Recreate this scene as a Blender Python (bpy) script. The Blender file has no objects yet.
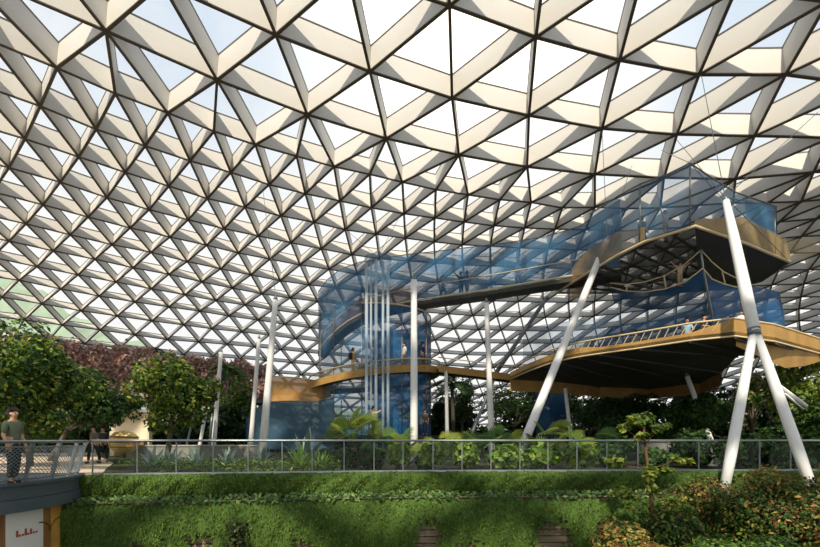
import bpy, math, random
import numpy as np
from mathutils import Vector, Matrix

S = bpy.context.scene
COL = S.collection
rng = np.random.default_rng(7)
random.seed(7)
PI = math.pi

# ------------------------------------------------------------------ camera frame
F = 480.0
CX, CY = 410.0, 440.0            # optical axis / horizon of the photograph
CAMZ = 1.1


def at(px, py, Y):
    """world point seen at a photo pixel at distance Y in front of the viewer"""
    return Vector(((px - CX) / F * Y, Y, CAMZ + (CY - py) / F * Y))


def atz(px, py, z):
    Y = (z - CAMZ) * F / (CY - py)
    return Vector(((px - CX) / F * Y, Y, z))


def gx(px, Y, z=0.0):
    return Vector(((px - CX) / F * Y, Y, z))


def lin(r, g, b):
    def f(v):
        v = v / 255.0
        return v / 12.92 if v <= 0.04045 else ((v + 0.055) / 1.055) ** 2.4
    return (f(r), f(g), f(b))


# ------------------------------------------------------------------ materials
def mat(name, col, rough=0.6, metal=0.0, noise=0.0, nscale=4.0, bump=0.0, bscale=40.0, spec=0.4):
    m = bpy.data.materials.new(name)
    m.use_nodes = True
    nt = m.node_tree
    b = nt.nodes['Principled BSDF']
    c = lin(*col) + (1,)
    b.inputs['Base Color'].default_value = c
    b.inputs['Roughness'].default_value = rough
    b.inputs['Metallic'].default_value = metal
    b.inputs['Specular IOR Level'].default_value = spec
    tc = nt.nodes.new('ShaderNodeTexCoord')
    if noise > 0:
        n = nt.nodes.new('ShaderNodeTexNoise')
        n.inputs['Scale'].default_value = nscale
        n.inputs['Detail'].default_value = 5
        nt.links.new(tc.outputs['Object'], n.inputs['Vector'])
        r = nt.nodes.new('ShaderNodeValToRGB')
        r.color_ramp.elements[0].position = 0.3
        r.color_ramp.elements[1].position = 0.7
        r.color_ramp.elements[0].color = tuple(v * (1 - noise) for v in c[:3]) + (1,)
        r.color_ramp.elements[1].color = tuple(min(1, v * (1 + noise)) for v in c[:3]) + (1,)
        nt.links.new(n.outputs['Fac'], r.inputs['Fac'])
        nt.links.new(r.outputs['Color'], b.inputs['Base Color'])
    if bump > 0:
        n2 = nt.nodes.new('ShaderNodeTexNoise')
        n2.inputs['Scale'].default_value = bscale
        nt.links.new(tc.outputs['Object'], n2.inputs['Vector'])
        bp = nt.nodes.new('ShaderNodeBump')
        bp.inputs['Strength'].default_value = bump
        bp.inputs['Distance'].default_value = 0.03
        nt.links.new(n2.outputs['Fac'], bp.inputs['Height'])
        nt.links.new(bp.outputs['Normal'], b.inputs['Normal'])
    return m


def leafmat(name, trans=0.35, rough=0.5):
    """leaf colour comes from the leaf's own colour attribute"""
    m = bpy.data.materials.new(name)
    m.use_nodes = True
    nt = m.node_tree
    b = nt.nodes['Principled BSDF']
    b.inputs['Roughness'].default_value = rough
    b.inputs['Specular IOR Level'].default_value = 0.3
    a = nt.nodes.new('ShaderNodeAttribute')
    a.attribute_name = 'Col'
    nt.links.new(a.outputs['Color'], b.inputs['Base Color'])
    t = nt.nodes.new('ShaderNodeBsdfTranslucent')
    nt.links.new(a.outputs['Color'], t.inputs['Color'])
    mx = nt.nodes.new('ShaderNodeMixShader')
    mx.inputs['Fac'].default_value = trans
    nt.links.new(b.outputs[0], mx.inputs[1])
    nt.links.new(t.outputs[0], mx.inputs[2])
    nt.links.new(mx.outputs[0], nt.nodes['Material Output'].inputs['Surface'])
    return m


def netmat(name, col, alpha, var=0.15, scale=0.6, rough=0.6):
    """fine netting: part thread, part see-through"""
    m = bpy.data.materials.new(name)
    m.use_nodes = True
    nt = m.node_tree
    b = nt.nodes['Principled BSDF']
    b.inputs['Base Color'].default_value = lin(*col) + (1,)
    b.inputs['Roughness'].default_value = rough
    tr = nt.nodes.new('ShaderNodeBsdfTransparent')
    mx = nt.nodes.new('ShaderNodeMixShader')
    tc = nt.nodes.new('ShaderNodeTexCoord')
    n = nt.nodes.new('ShaderNodeTexNoise')
    n.inputs['Scale'].default_value = scale
    n.inputs['Detail'].default_value = 4
    nt.links.new(tc.outputs['Object'], n.inputs['Vector'])
    mr = nt.nodes.new('ShaderNodeMapRange')
    mr.inputs['From Min'].default_value = 0.3
    mr.inputs['From Max'].default_value = 0.7
    mr.inputs['To Min'].default_value = max(0, alpha - var)
    mr.inputs['To Max'].default_value = min(1, alpha + var)
    nt.links.new(n.outputs['Fac'], mr.inputs['Value'])
    nt.links.new(mr.outputs[0], mx.inputs['Fac'])
    nt.links.new(tr.outputs[0], mx.inputs[1])
    nt.links.new(b.outputs[0], mx.inputs[2])
    nt.links.new(mx.outputs[0], nt.nodes['Material Output'].inputs['Surface'])
    return m


def glassmat(name, tint=(250, 252, 252), refl=0.06):
    m = bpy.data.materials.new(name)
    m.use_nodes = True
    nt = m.node_tree
    nt.nodes.remove(nt.nodes['Principled BSDF'])
    tr = nt.nodes.new('ShaderNodeBsdfTransparent')
    tr.inputs['Color'].default_value = lin(*tint) + (1,)
    gl = nt.nodes.new('ShaderNodeBsdfGlossy')
    gl.inputs['Roughness'].default_value = 0.05
    mx = nt.nodes.new('ShaderNodeMixShader')
    mx.inputs['Fac'].default_value = refl
    nt.links.new(tr.outputs[0], mx.inputs[1])
    nt.links.new(gl.outputs[0], mx.inputs[2])
    nt.links.new(mx.outputs[0], nt.nodes['Material Output'].inputs['Surface'])
    return m


M = dict(
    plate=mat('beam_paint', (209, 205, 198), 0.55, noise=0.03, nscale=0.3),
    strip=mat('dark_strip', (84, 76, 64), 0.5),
    white=mat('white_paint', (238, 238, 236), 0.4, noise=0.03, nscale=1.0),
    greysteel=mat('grey_steel', (120, 128, 134), 0.4, 0.6),
    railsteel=mat('rail_steel', (150, 158, 160), 0.35, 0.6),
    fascia=mat('fascia_grey', (78, 88, 96), 0.45, noise=0.08, nscale=1.5),
    paving=mat('paving', (206, 184, 158), 0.8, noise=0.08, nscale=1.5),
    soil=mat('soil', (58, 60, 36), 0.95, noise=0.35, nscale=2.0, bump=0.4),
    turf=mat('turf', (70, 96, 40), 0.95, noise=0.3, nscale=1.2, bump=0.5),
    bark=mat('bark', (106, 78, 54), 0.85, noise=0.3, nscale=9.0, bump=0.5),
    barkgrey=mat('bark_grey', (96, 90, 78), 0.85, noise=0.3, nscale=9.0, bump=0.5),
    tan=mat('tan_panel', (178, 140, 78), 0.6, noise=0.18, nscale=1.2),
    tanpale=mat('tan_rope', (214, 192, 150), 0.6),
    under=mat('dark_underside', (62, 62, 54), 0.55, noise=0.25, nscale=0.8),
    cable=mat('cable_steel', (120, 116, 110), 0.4, 0.7),
    leaf=leafmat('leaf'),
    grass=leafmat('hedge_leaf', 0.25, 0.7),
    glass=glassmat('clear_glass', (246, 250, 249), 0.008),
    pane=glassmat('roof_glass', (250, 251, 250), 0.03),
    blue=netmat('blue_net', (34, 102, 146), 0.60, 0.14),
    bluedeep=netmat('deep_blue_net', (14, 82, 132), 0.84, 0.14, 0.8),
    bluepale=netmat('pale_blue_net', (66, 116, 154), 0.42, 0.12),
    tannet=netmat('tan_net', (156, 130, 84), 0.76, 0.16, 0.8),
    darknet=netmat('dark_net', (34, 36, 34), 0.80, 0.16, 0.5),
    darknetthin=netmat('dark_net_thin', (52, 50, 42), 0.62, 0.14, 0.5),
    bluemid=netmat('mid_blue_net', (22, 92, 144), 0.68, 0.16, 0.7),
    apronnet=netmat('apron_net', (184, 134, 66), 0.9, 0.08, 0.5),
    bowl=netmat('bowl_net', (62, 96, 120), 0.86, 0.12, 0.4),
    tube=netmat('pale_tube', (196, 212, 222), 0.55, 0.05),
)


# ------------------------------------------------------------------ mesh building
class MB:
    def __init__(s):
        s.v = []
        s.f = []

    def add(s, vs, fs):
        o = len(s.v)
        s.v.extend([tuple(x) for x in vs])
        s.f.extend([tuple(i + o for i in f) for f in fs])
        return s

    def bar(s, p, q, w, h, up=Vector((0, 0, 1)), h0=0.0):
        """box from p to q, width w, from h0 to h along up"""
        p, q = Vector(p), Vector(q)
        d = (q - p)
        if d.length < 1e-6:
            return s
        d.normalize()
        side = d.cross(up)
        if side.length < 1e-4:
            side = d.cross(Vector((1, 0, 0)))
        side.normalize()
        u = side.cross(d).normalized()
        a = side * (w / 2)
        vs = []
        for pt in (p, q):
            vs += [pt - a + u * h0, pt + a + u * h0, pt + a + u * h, pt - a + u * h]
        return s.add(vs, [(3, 2, 1, 0), (4, 5, 6, 7), (0, 1, 5, 4), (1, 2, 6, 5), (2, 3, 7, 6), (3, 0, 4, 7)])

    def box(s, c, dims, rz=0.0):
        c = Vector(c)
        x, y, z = dims[0] / 2, dims[1] / 2, dims[2] / 2
        R = Matrix.Rotation(rz, 3, 'Z')
        vs = [c + R @ Vector((sx * x, sy * y, sz * z)) for sz in (-1, 1) for sx, sy in ((-1, -1), (1, -1), (1, 1), (-1, 1))]
        return s.add(vs, [(3, 2, 1, 0), (4, 5, 6, 7), (0, 1, 5, 4), (1, 2, 6, 5), (2, 3, 7, 6), (3, 0, 4, 7)])

    def tube(s, pts, r, n=8, caps=True):
        pts = [Vector(p) for p in pts]
        k = len(pts)
        rs = r if isinstance(r, (list, tuple)) else [r] * k
        t0 = (pts[1] - pts[0]).normalized()
        ref = Vector((0, 0, 1)) if abs(t0.z) < 0.9 else Vector((1, 0, 0))
        vs = []
        for i, p in enumerate(pts):
            t = (pts[min(i + 1, k - 1)] - pts[max(i - 1, 0)]).normalized()
            a = t.cross(ref)
            if a.length < 1e-4:
                a = t.cross(Vector((0, 1, 0)))
            a.normalize()
            b = t.cross(a)
            for j in range(n):
                th = 2 * PI * j / n
                vs.append(p + (a * math.cos(th) + b * math.sin(th)) * rs[i])
        fs = []
        for i in range(k - 1):
            for j in range(n):
                fs.append((i * n + j, (i + 1) * n + j, (i + 1) * n + (j + 1) % n, i * n + (j + 1) % n))
        if caps:
            fs.append(tuple(range(n)))
            fs.append(tuple((k - 1) * n + j for j in reversed(range(n))))
        return s.add(vs, fs)

    def lathe(s, c, prof, n=24, sx=1.0, sy=1.0):
        c = Vector(c)
        vs = []
        for r, z in prof:
            for j in range(n):
                th = 2 * PI * j / n
                vs.append(c + Vector((r * math.cos(th) * sx, r * math.sin(th) * sy, z)))
        fs = []
        for i in range(len(prof) - 1):
            for j in range(n):
                fs.append((i * n + j, i * n + (j + 1) % n, (i + 1) * n + (j + 1) % n, (i + 1) * n + j))
        return s.add(vs, fs)

    def wall(s, bottom, top, thick=0.0):
        """strip between two polylines; thick>0 gives it a second face and edges"""
        n = len(bottom)
        vs = [Vector(p) for p in bottom] + [Vector(p) for p in top]
        fs = [(i, i + 1, n + i + 1, n + i) for i in range(n - 1)]
        return s.add(vs, fs)

    def slab(s, poly, z0, z1):
        n = len(poly)
        vs = [Vector((p[0], p[1], z0)) for p in poly] + [Vector((p[0], p[1], z1)) for p in poly]
        fs = [tuple(reversed(range(n))), tuple(range(n, 2 * n))]
        for i in range(n):
            j = (i + 1) % n
            fs.append((i, j, n + j, n + i))
        return s.add(vs, fs)

    def build(s, name, material, parent=None, smooth=False):
        me = bpy.data.meshes.new(name)
        me.from_pydata(s.v, [], s.f)
        me.materials.append(material)
        if smooth:
            me.polygons.foreach_set('use_smooth', [True] * len(me.polygons))
        me.update()
        o = bpy.data.objects.new(name, me)
        COL.objects.link(o)
        return put(o, parent)


def put(o, parent):
    if parent is not None:
        o.parent = parent
        o.matrix_parent_inverse = Matrix.Translation(parent.location).inverted() if parent.type == 'EMPTY' else Matrix()
        if parent.type != 'EMPTY' and parent.parent is not None:
            pass
    return o


def thing(name, label, cat, loc, group=None):
    o = bpy.data.objects.new(name, None)
    o.empty_display_size = 0.2
    COL.objects.link(o)
    o.location = loc
    return tag(o, label, cat, group)


def tag(o, label=None, cat=None, group=None, kind=None):
    if label:
        o['label'] = label
    if cat:
        o['category'] = cat
    if group:
        o['group'] = group
    if kind:
        o['kind'] = kind
    return o


def leaves(name, P, N, size, cols, aspect=0.5, parent=None, material=None, droop=0.25, direction=None):
    """many single leaves, each a small folded blade, as one foliage mesh"""
    n = len(P)
    P = np.asarray(P, float)
    N = np.asarray(N, float)
    N = N / np.maximum(np.linalg.norm(N, axis=1, keepdims=True), 1e-6)
    d = rng.normal(size=(n, 3)) if direction is None else direction + rng.normal(size=(n, 3)) * 0.35
    d -= (d * N).sum(1, keepdims=True) * N
    d /= np.maximum(np.linalg.norm(d, axis=1, keepdims=True), 1e-6)
    w = np.cross(N, d)
    size = np.broadcast_to(np.asarray(size, float), (n,))[:, None]
    base = P - d * size * 0.5
    tip = P + d * size * 0.5 - N * size * droop
    mid = P + N * size * 0.05
    l = mid + w * size * aspect * 0.5 - N * size * 0.08
    r = mid - w * size * aspect * 0.5 - N * size * 0.08
    V = np.stack([base, r, tip, l], 1).reshape(-1, 3)
    me = bpy.data.meshes.new(name)
    me.vertices.add(4 * n)
    me.vertices.foreach_set('co', V.ravel())
    me.loops.add(4 * n)
    me.loops.foreach_set('vertex_index', np.arange(4 * n))
    me.polygons.add(n)
    me.polygons.foreach_set('loop_start', np.arange(0, 4 * n, 4))
    me.polygons.foreach_set('loop_total', np.full(n, 4))
    me.update(calc_edges=True)
    ca = me.color_attributes.new('Col', 'FLOAT_COLOR', 'CORNER')
    C = np.ones((n, 4))
    C[:, :3] = cols
    ca.data.foreach_set('color', np.repeat(C, 4, axis=0).ravel())
    me.materials.append(material or M['leaf'])
    me.validate()
    o = bpy.data.objects.new(name, me)
    COL.objects.link(o)
    return put(o, parent)


def pal(cols, n, jitter=0.18):
    c = np.array([lin(*x) for x in cols])
    k = c[rng.integers(0, len(c), n)]
    return np.clip(k * (1 + rng.normal(size=(n, 1)) * jitter), 0.002, 1)


def clumps(c, rad, k, n, cr=0.42):
    """points on the outsides of k leaf clumps filling an ellipsoid"""
    c = np.array(c, float)
    rad = np.array(rad, float)
    u = rng.normal(size=(k, 3))
    u /= np.linalg.norm(u, axis=1, keepdims=True)
    u *= (rng.random((k, 1)) ** 0.45) * (1 - cr * 0.6)
    cc = c + u * rad
    rr = cr * (0.7 + 0.6 * rng.random(k))
    idx = rng.integers(0, k, n)
    v = rng.normal(size=(n, 3))
    v /= np.linalg.norm(v, axis=1, keepdims=True)
    P = cc[idx] + v * rad * rr[idx][:, None] * (0.75 + 0.3 * rng.random((n, 1)))
    N = v + np.array([0, 0, 0.5]) + rng.normal(size=(n, 3)) * 0.45
    return P, N, cc


DARKG = [(48, 78, 36), (60, 92, 40), (40, 66, 34), (78, 108, 48)]
MIDG = [(74, 108, 40), (96, 128, 48), (60, 92, 38), (128, 146, 58)]
YELG = [(126, 146, 52), (150, 160, 62), (98, 130, 46), (172, 172, 78)]
CROT = [(84, 108, 46), (112, 130, 56), (164, 146, 72), (156, 108, 62), (66, 90, 42), (192, 168, 92), (124, 76, 54), (96, 120, 52)]
FLOW = [(204, 166, 160), (216, 184, 178), (150, 116, 106), (168, 128, 118), (116, 118, 86), (222, 196, 188)]
# ------------------------------------------------------------------ roof: a triangulated grid shell on one ellipsoid
EC = np.array([3.0, 14.0, -1.0])
EA = np.array([50.0, 45.0, 25.0])
ROWS={0:(0,[(57,68),(115,94),(168,113),(214,132),(255,145),(297,156),(334,167),(370,174),(402,182),(436,190),(468,195),(500,200),(531,202),(562,209),(595,207),(626,209),(660,208),(700,205),(733,203),(769,203),(801,202)]),
1:(-1,[(40,106),(96,130),(145,146),(190,161),(231,172),(269,185),(305,194),(340,201),(371,208),(404,214),(435,218),(464,222),(494,226),(525,228),(555,229),(586,229.5),(614,232),(647,229.5)]),
2:(-2,[(25,139),(79,157),(125,172),(169,186),(207,199),(245,207),(281,216),(314,222),(345,230),(376,234),(405,238),(434,242),(462,245),(490,246),(520,248),(548,249),(577,250)]),
3:(-3,[(9,168),(60,182),(107,198),(149,210),(188,220),(224,229),(258,236),(291,243),(321,249),(352,255),(379,259),(408,261),(435,263),(463,265),(491,266)]),
4:(-3,[(43,205),(88,217),(130,228),(170,237),(207,245),(238,253),(270,259),(300,265),(329,269)]),
5:(-4,[(26,224),(70,235),(112,245),(151,252),(187,262),(221,269),(251,275),(280,281),(309,285),(336,288)]),
6:(-5,[(9,241),(53,251),(95,259),(133,268),(169,274),(202,282),(232,288),(262,294),(290,298)]),
7:(-5,[(37,267),(78,275),(116,282),(151,289),(185,295),(216,301),(245,305),(273,310)]),
8:(-6,[(19,280),(61,289),(99,296),(135,302),(169,307),(200,311),(229,316),(258,320)]),
9:(-7,[(2,297),(42,304),(81,311),(117,316),(152,321),(184,325),(211,329),(242,332)]),
10:(-7,[(24,320),(62,325),(100,330),(135,335),(167,340),(199,342)]),
}
EXTRA=[(4,9,438,283),(5,9,442,299),(6,9,448,314),(7,9,454,329),(8,9,461,342),(9,9,466,355),(10,9,471,367),
(5,8,417,297),(7,8,428,326),(9,8,440,353),(5,11,493,301),(7,11,501,330),(9,11,511,355),(10,11,516,368),
(7,12,524,331),(9,12,534,355),(7,13,549,331),(7,14,571,331),
(1,20,779,222),(3,21,790,253),(4,21,779,270),(5,21,772,285),(4,22,808,270),(5,22,804,284),(6,22,801,297),(7,22,799,309),(8,22,799,321),(9,22,801,332)]
COARSE={-1:(0,[(106,31),(217,80),(307,115),(386,139),(459,155),(527,167),(595,174),(664,178),(734.5,180),(813.5,172)]),
-2:(2,[(276,35),(370,72),(452,99),(529,116),(602,129),(677,135),(755,136)]),
-3:(4,[(450,5),(536,37),(620,60),(699,75),(786,74)])}
ORG = np.array([0, 0, CAMZ])


def roof_hit(px, py):
    d = np.array([(px - CX) / F, 1.0, (CY - py) / F])
    o = (ORG - EC) / EA
    d2 = d / EA
    a, b, c = d2 @ d2, 2 * o @ d2, o @ o - 1
    return ORG + (-b + math.sqrt(b * b - 4 * a * c)) / (2 * a) * d


def chart(p):
    q = (p - EC) / EA
    th = math.acos(max(-1, min(1, q[2])))
    ph = math.atan2(q[1], q[0])
    return (th * math.cos(ph), th * math.sin(ph))


def unchart(u):
    th = math.hypot(u[0], u[1])
    k = math.sin(th) / th if th > 1e-9 else 1.0
    s = np.array([u[0] * k, u[1] * k, math.cos(th)])
    nn = s / EA
    return Vector(EC + EA * s), Vector(nn / np.linalg.norm(nn)), th


PJ, QJ = [], []
for j, (i0, l) in ROWS.items():
    for k, p in enumerate(l):
        PJ.append((j, i0 + k + j / 2)); QJ.append(p)
for j, i, x, y in EXTRA:
    PJ.append((j, i + j / 2)); QJ.append((x, y))
for j, (m0, l) in COARSE.items():
    for k, p in enumerate(l):
        PJ.append((j, 2 * (m0 + k) + 2 + j)); QJ.append(p)
PJ = np.array(PJ, float)
CH = np.array([chart(roof_hit(*q)) for q in QJ])


def _U(r2):
    return np.where(r2 > 0, 0.5 * r2 * np.log(np.maximum(r2, 1e-12)), 0)


_n = len(PJ)
_A = np.zeros((_n + 3, _n + 3))
_A[:_n, :_n] = _U(((PJ[:, None] - PJ[None]) ** 2).sum(-1)) + 0.3 * np.eye(_n)
_A[:_n, _n] = 1
_A[:_n, _n + 1:] = PJ
_A[_n, :_n] = 1
_A[_n + 1:, :_n] = PJ.T
_W = np.linalg.solve(_A, np.vstack([CH, np.zeros((3, 2))]))


def surf(j, s):
    q = np.array([[j, s]], float)
    D = ((q[:, None] - PJ[None]) ** 2).sum(-1)
    return unchart((_U(D) @ _W[:_n] + _W[_n] + q @ _W[_n + 1:])[0])


nodes = {}


def node(key):
    """key = ('f', j, i) fine row node, ('c', j, m) coarse row node"""
    if key not in nodes:
        t, j, i = key
        s = i + j / 2 if t == 'f' else 2 * i + 2 + j
        P, N, th = surf(j, s)
        nodes[key] = (P, N, th)
    return nodes[key]


def node_ok(key):
    P, N, th = node(key)
    if P.z < -0.3 or th > 1.75:
        return False
    if P.y > 4:
        px = CX + F * P.x / P.y
        return -620 < px < 1500
    return P.y > -32 and abs(P.x - 3) < 46


edges, tris = set(), []


def tri(a, b, c):
    if node_ok(a) and node_ok(b) and node_ok(c):
        tris.append((a, b, c))
        for p, q in ((a, b), (b, c), (c, a)):
            edges.add((p, q) if p < q else (q, p))


JF, JC = 20, -19
for j in range(0, JF):
    for i in range(-26, 48):
        tri(('f', j, i), ('f', j, i + 1), ('f', j + 1, i))
        tri(('f', j, i), ('f', j + 1, i), ('f', j + 1, i - 1))
for m in range(-14, 26):                       # the row where each coarse strut splits in two
    T, T1 = ('c', -1, m), ('c', -1, m + 1)
    b = [('f', 0, 2 * m + k) for k in range(4)]
    tri(T, b[0], b[1]); tri(T, b[1], b[2]); tri(T, T1, b[2])
for j in range(JC, -1):
    for m in range(-16, 30):
        # node (j,m): down to (j+1,m) and (j+1,m-1)
        tri(('c', j, m), ('c', j + 1, m), ('c', j + 1, m - 1))
        tri(('c', j, m), ('c', j, m + 1), ('c', j + 1, m))

def depth_at(j):
    """the struts are deep at the crown and shallower towards the foot of the shell"""
    return float(np.interp(j, [-6, -1, 0, 2, 4, 6, 8, 11], [1.75, 1.6, 1.45, 1.25, 1.0, 0.75, 0.6, 0.5]))


def wide_at(j):
    return float(np.interp(j, [-3, 0, 4, 9], [0.17, 0.15, 0.12, 0.10]))


def out_dir(n):
    return Vector((n.x * 0.2, n.y, n.z)).normalized()


def strut(mb, a, b, w, f0, f1, e0=0.0, e1=0.0):
    pa, na, _ = node(a)
    pb, nb, _ = node(b)
    na, nb = out_dir(na), out_dir(nb)
    d = (pb - pa).normalized()
    vs = []
    for p, n, k in ((pa, na, a), (pb, nb, b)):
        sd = d.cross(n).normalized() * (w / 2)
        D = depth_at(k[1])
        lo, hi = p + n * (D * f0 + e0), p + n * (D * f1 + e1)
        vs += [lo - sd, lo + sd, hi + sd, hi - sd]
    mb.add(vs, [(3, 2, 1, 0), (4, 5, 6, 7), (0, 1, 5, 4), (1, 2, 6, 5), (2, 3, 7, 6), (3, 0, 4, 7)])


mp, ms, mf, mg = MB(), MB(), MB(), MB()
for a, b in edges:
    j = max(a[1], b[1])
    w = wide_at((a[1] + b[1]) / 2)
    if a[1] == b[1] and a[1] >= 0:
        w *= 0.72
    strut(mp, a, b, w * 0.62, 0, 1, 0.05, 0)
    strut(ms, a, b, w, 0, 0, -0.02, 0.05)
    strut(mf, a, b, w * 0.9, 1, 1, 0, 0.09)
used = set(k for e in edges for k in e)
for k in used:
    p, n, _ = node(k)
    t = n.orthogonal().normalized()
    w = n.cross(t)
    ring = [p + (t * math.cos(q * PI / 3) + w * math.sin(q * PI / 3)) * wide_at(k[1]) * 0.8 for q in range(6)]
    ms.add([x - n * 0.03 for x in ring] + [x + n * 0.07 for x in ring],
           [tuple(range(6))[::-1], tuple(range(6, 12))] + [(q, (q + 1) % 6, 6 + (q + 1) % 6, 6 + q) for q in range(6)])
for a, b, c in tris:
    q = [node(k)[0] + out_dir(node(k)[1]) * (depth_at(k[1]) + 0.08) for k in (a, b, c)]
    mg.add(q, [(0, 1, 2)])
ceiling = tag(mp.build('ceiling', M['plate']), kind='structure')
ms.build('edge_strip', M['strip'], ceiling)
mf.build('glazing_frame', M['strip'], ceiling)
mg.build('glazing', M['pane'], ceiling)
# ------------------------------------------------------------------ ground, path, retaining walls
def struct(o):
    return tag(o, kind='structure')


def fence_Y(px):
    h = float(np.interp(px, [60, 85, 250, 410, 730, 900], [34.2, 34, 32.3, 30.5, 29.8, 29.6]))
    return F * 1.05 / h


def fence(px, z=0.0, dy=0.0):
    Y = fence_Y(px) + dy
    return Vector(((px - CX) / F * fence_Y(px), Y, z))


edge = [fence(px) for px in range(85, 960, 25)]
poly = [(p.x, p.y) for p in edge] + [(46, 18), (50, 60), (-55, 60), (-55, 13.5), (-15, 13.5)]
struct(MB().slab(poly, -0.4, -0.02).build('ground', M['soil']))
path = [(-12.2, 12.4), (-10.0, 14.9), (-9.9, 15.4), (-12.0, 19), (-14.2, 23), (-20, 31), (-27, 42), (-50, 46), (-50, 12.4)]
struct(MB().slab(path, -0.02, 0.0).build('path', M['paving']))
struct(MB().slab([(-45, -6), (45, -6), (45, 17.5), (-45, 17.5)], -4.4, -4.2).build('lower_ground', M['soil']))


def plank_mat():
    m = mat('timber_planks', (150, 134, 112), 0.75)
    nt = m.node_tree
    b = nt.nodes['Principled BSDF']
    tc = nt.nodes.new('ShaderNodeTexCoord')
    n = nt.nodes.new('ShaderNodeTexNoise')
    n.inputs['Scale'].default_value = 3
    mp_ = nt.nodes.new('ShaderNodeMapping')
    mp_.inputs['Scale'].default_value = (0.6, 0.6, 12)
    nt.links.new(tc.outputs['Object'], mp_.inputs[0])
    nt.links.new(mp_.outputs[0], n.inputs['Vector'])
    r = nt.nodes.new('ShaderNodeValToRGB')
    r.color_ramp.elements[0].color = lin(120, 104, 84) + (1,)
    r.color_ramp.elements[1].color = lin(172, 156, 132) + (1,)
    nt.links.new(n.outputs['Fac'], r.inputs[0])
    nt.links.new(r.outputs[0], b.inputs['Base Color'])
    return m


# timber cladding of the lower retaining wall: real planks with gaps
tw = MB()
pxs = list(range(62, 930, 40))
for k in range(15):
    z = -0.95 - k * 0.22
    for a, b in zip(pxs[:-1], pxs[1:]):
        tw.bar(fence(a, z, -0.80), fence(b, z, -0.80), 0.05, 0.19)
wall_front = struct(tw.build('wall_front', plank_mat()))
bk = MB()
bk.wall([fence(p, -4.2, -0.7) for p in pxs], [fence(p, -0.78, -0.7) for p in pxs])
bk.wall([fence(p, -0.78, -0.95) for p in pxs], [fence(p, -0.78, 0.0) for p in pxs])
bk.wall([fence(p, -0.78, 0.0) for p in pxs], [fence(p, -0.02, 0.0) for p in pxs])
struct(bk.build('wall_back_of_planting', M['soil']))


# ---- clipped green walls
def hedge(name, label, px0, px1, zt, zb, dy, n, gaps=(), slope=0.0):
    nx, nz = int((px1 - px0) / 2.5), 30
    vs, fs = [], []
    keep = {}
    lp, ln, ls = [], [], []

    def pos(u, v):
        px = px0 + (px1 - px0) * u + slope * v
        z = zt + (zb - zt) * v
        bulge = 0.10 * math.sin(px * 0.11 + 3 * v) + 0.07 * math.sin(px * 0.31 + 9 * v) + 0.05 * math.sin(px * 0.7)
        rnd = 0.22 * (1 - abs(2 * v - 1) ** 4)
        p = fence(px, z, dy - rnd - bulge * 0.5)
        return p

    def gap(p):
        x, y = CX + F * p.x / p.y, CY - F * (p.z - CAMZ) / p.y
        w = 3.5 * math.sin(x * 0.9) + 3 * math.sin(y * 1.7 + x * 0.3) + 2 * math.sin(x * 2.3 + y)
        for gx_, gy_, rx, ry in gaps:
            if ((x - gx_) / (rx + w)) ** 2 + ((y - gy_) / (ry + w)) ** 2 < 1:
                return True
        return False
    for i in range(nx + 1):
        for j in range(nz + 1):
            vs.append(pos(i / nx, j / nz))
    for i in range(nx):
        for j in range(nz):
            c = (vs[i * (nz + 1) + j] + vs[(i + 1) * (nz + 1) + j + 1]) / 2
            if not gap(c):
                a = i * (nz + 1) + j
                fs.append((a, a + nz + 1, a + nz + 2, a + 1))
    root = thing(name, label, 'hedge', fence((px0 + px1) / 2, zb, dy), )
    MB().add(vs, fs).build('turf_backing', M['turf'], root, True)
    while len(lp) < n:
        u, v = random.random(), random.random()
        p = pos(u, v)
        if gap(p):
            continue
        lp.append(p + Vector((0, random.uniform(-0.06, 0.02), 0)))
        ln.append((random.gauss(0, 0.5), -1 + random.gauss(0, 0.3), 0.5 + random.gauss(0, 0.5)))
    f = leaves('foliage', lp, ln, rng.uniform(0.05, 0.11, n), pal([(70, 96, 28), (86, 112, 34), (56, 82, 26), (108, 130, 42)], n), 0.45,
               root, M['grass'], direction=np.array([0.0, -0.3, -1.0]))
    tag(f, kind='stuff')
    return root


hedge('hedge', 'upper strip of clipped green wall right under the glass railing', 84, 930, 0.02, -0.76, -0.05, 15000, slope=-2)
hedge('hedge', 'tall lower green wall hanging over the timber planks below the leafy ledge', 70, 930, -0.82, -3.4, -0.95, 34000,
      gaps=[(199, 546, 13, 10), (303, 548, 11, 7), (428, 538, 12, 16), (468, 552, 14, 10), (554, 539, 18, 16), (140, 552, 12, 8)], slope=-10)

# ---- the row of broad leaves along the ledge
n = 5200
P = np.zeros((n, 3)); N = np.zeros((n, 3))
for k in range(n):
    px = random.uniform(74, 930)
    q = fence(px, -0.80 + random.random() ** 1.6 * 0.22, -0.45 + random.uniform(-0.62, 0.3))
    P[k] = q
    N[k] = (random.gauss(0, 0.6), -0.8 + random.gauss(0, 0.4), 0.8)
f = leaves('ledge_groundcover', P, N, rng.uniform(0.09, 0.20, n), pal([(70, 104, 48), (96, 130, 62), (58, 88, 44), (130, 150, 86)], n), 0.55)
tag(f, 'row of small broad leaves growing on the ledge between both green walls', 'groundcover', kind='stuff')

# ---- low planting behind the railing, left half
n = 4200
P = np.zeros((n, 3)); N = np.zeros((n, 3))
for k in range(n):
    px = random.uniform(118, 340)
    Y = random.uniform(16.3, 24)
    if px < 150 and Y < 20 + (150 - px) * 0.0:
        px = 150 + random.random() * 180
    q = gx(px, Y, 0.02 + random.random() ** 2 * 0.35)
    P[k] = q
    N[k] = (random.gauss(0, 0.6), random.gauss(0, 0.6), 1)
f = leaves('groundcover', P, N, rng.uniform(0.1, 0.22, n), pal(MIDG + [(120, 130, 70)], n), 0.35)
tag(f, 'low green ground planting behind the left half of the glass railing', 'groundcover', kind='stuff')

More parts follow.
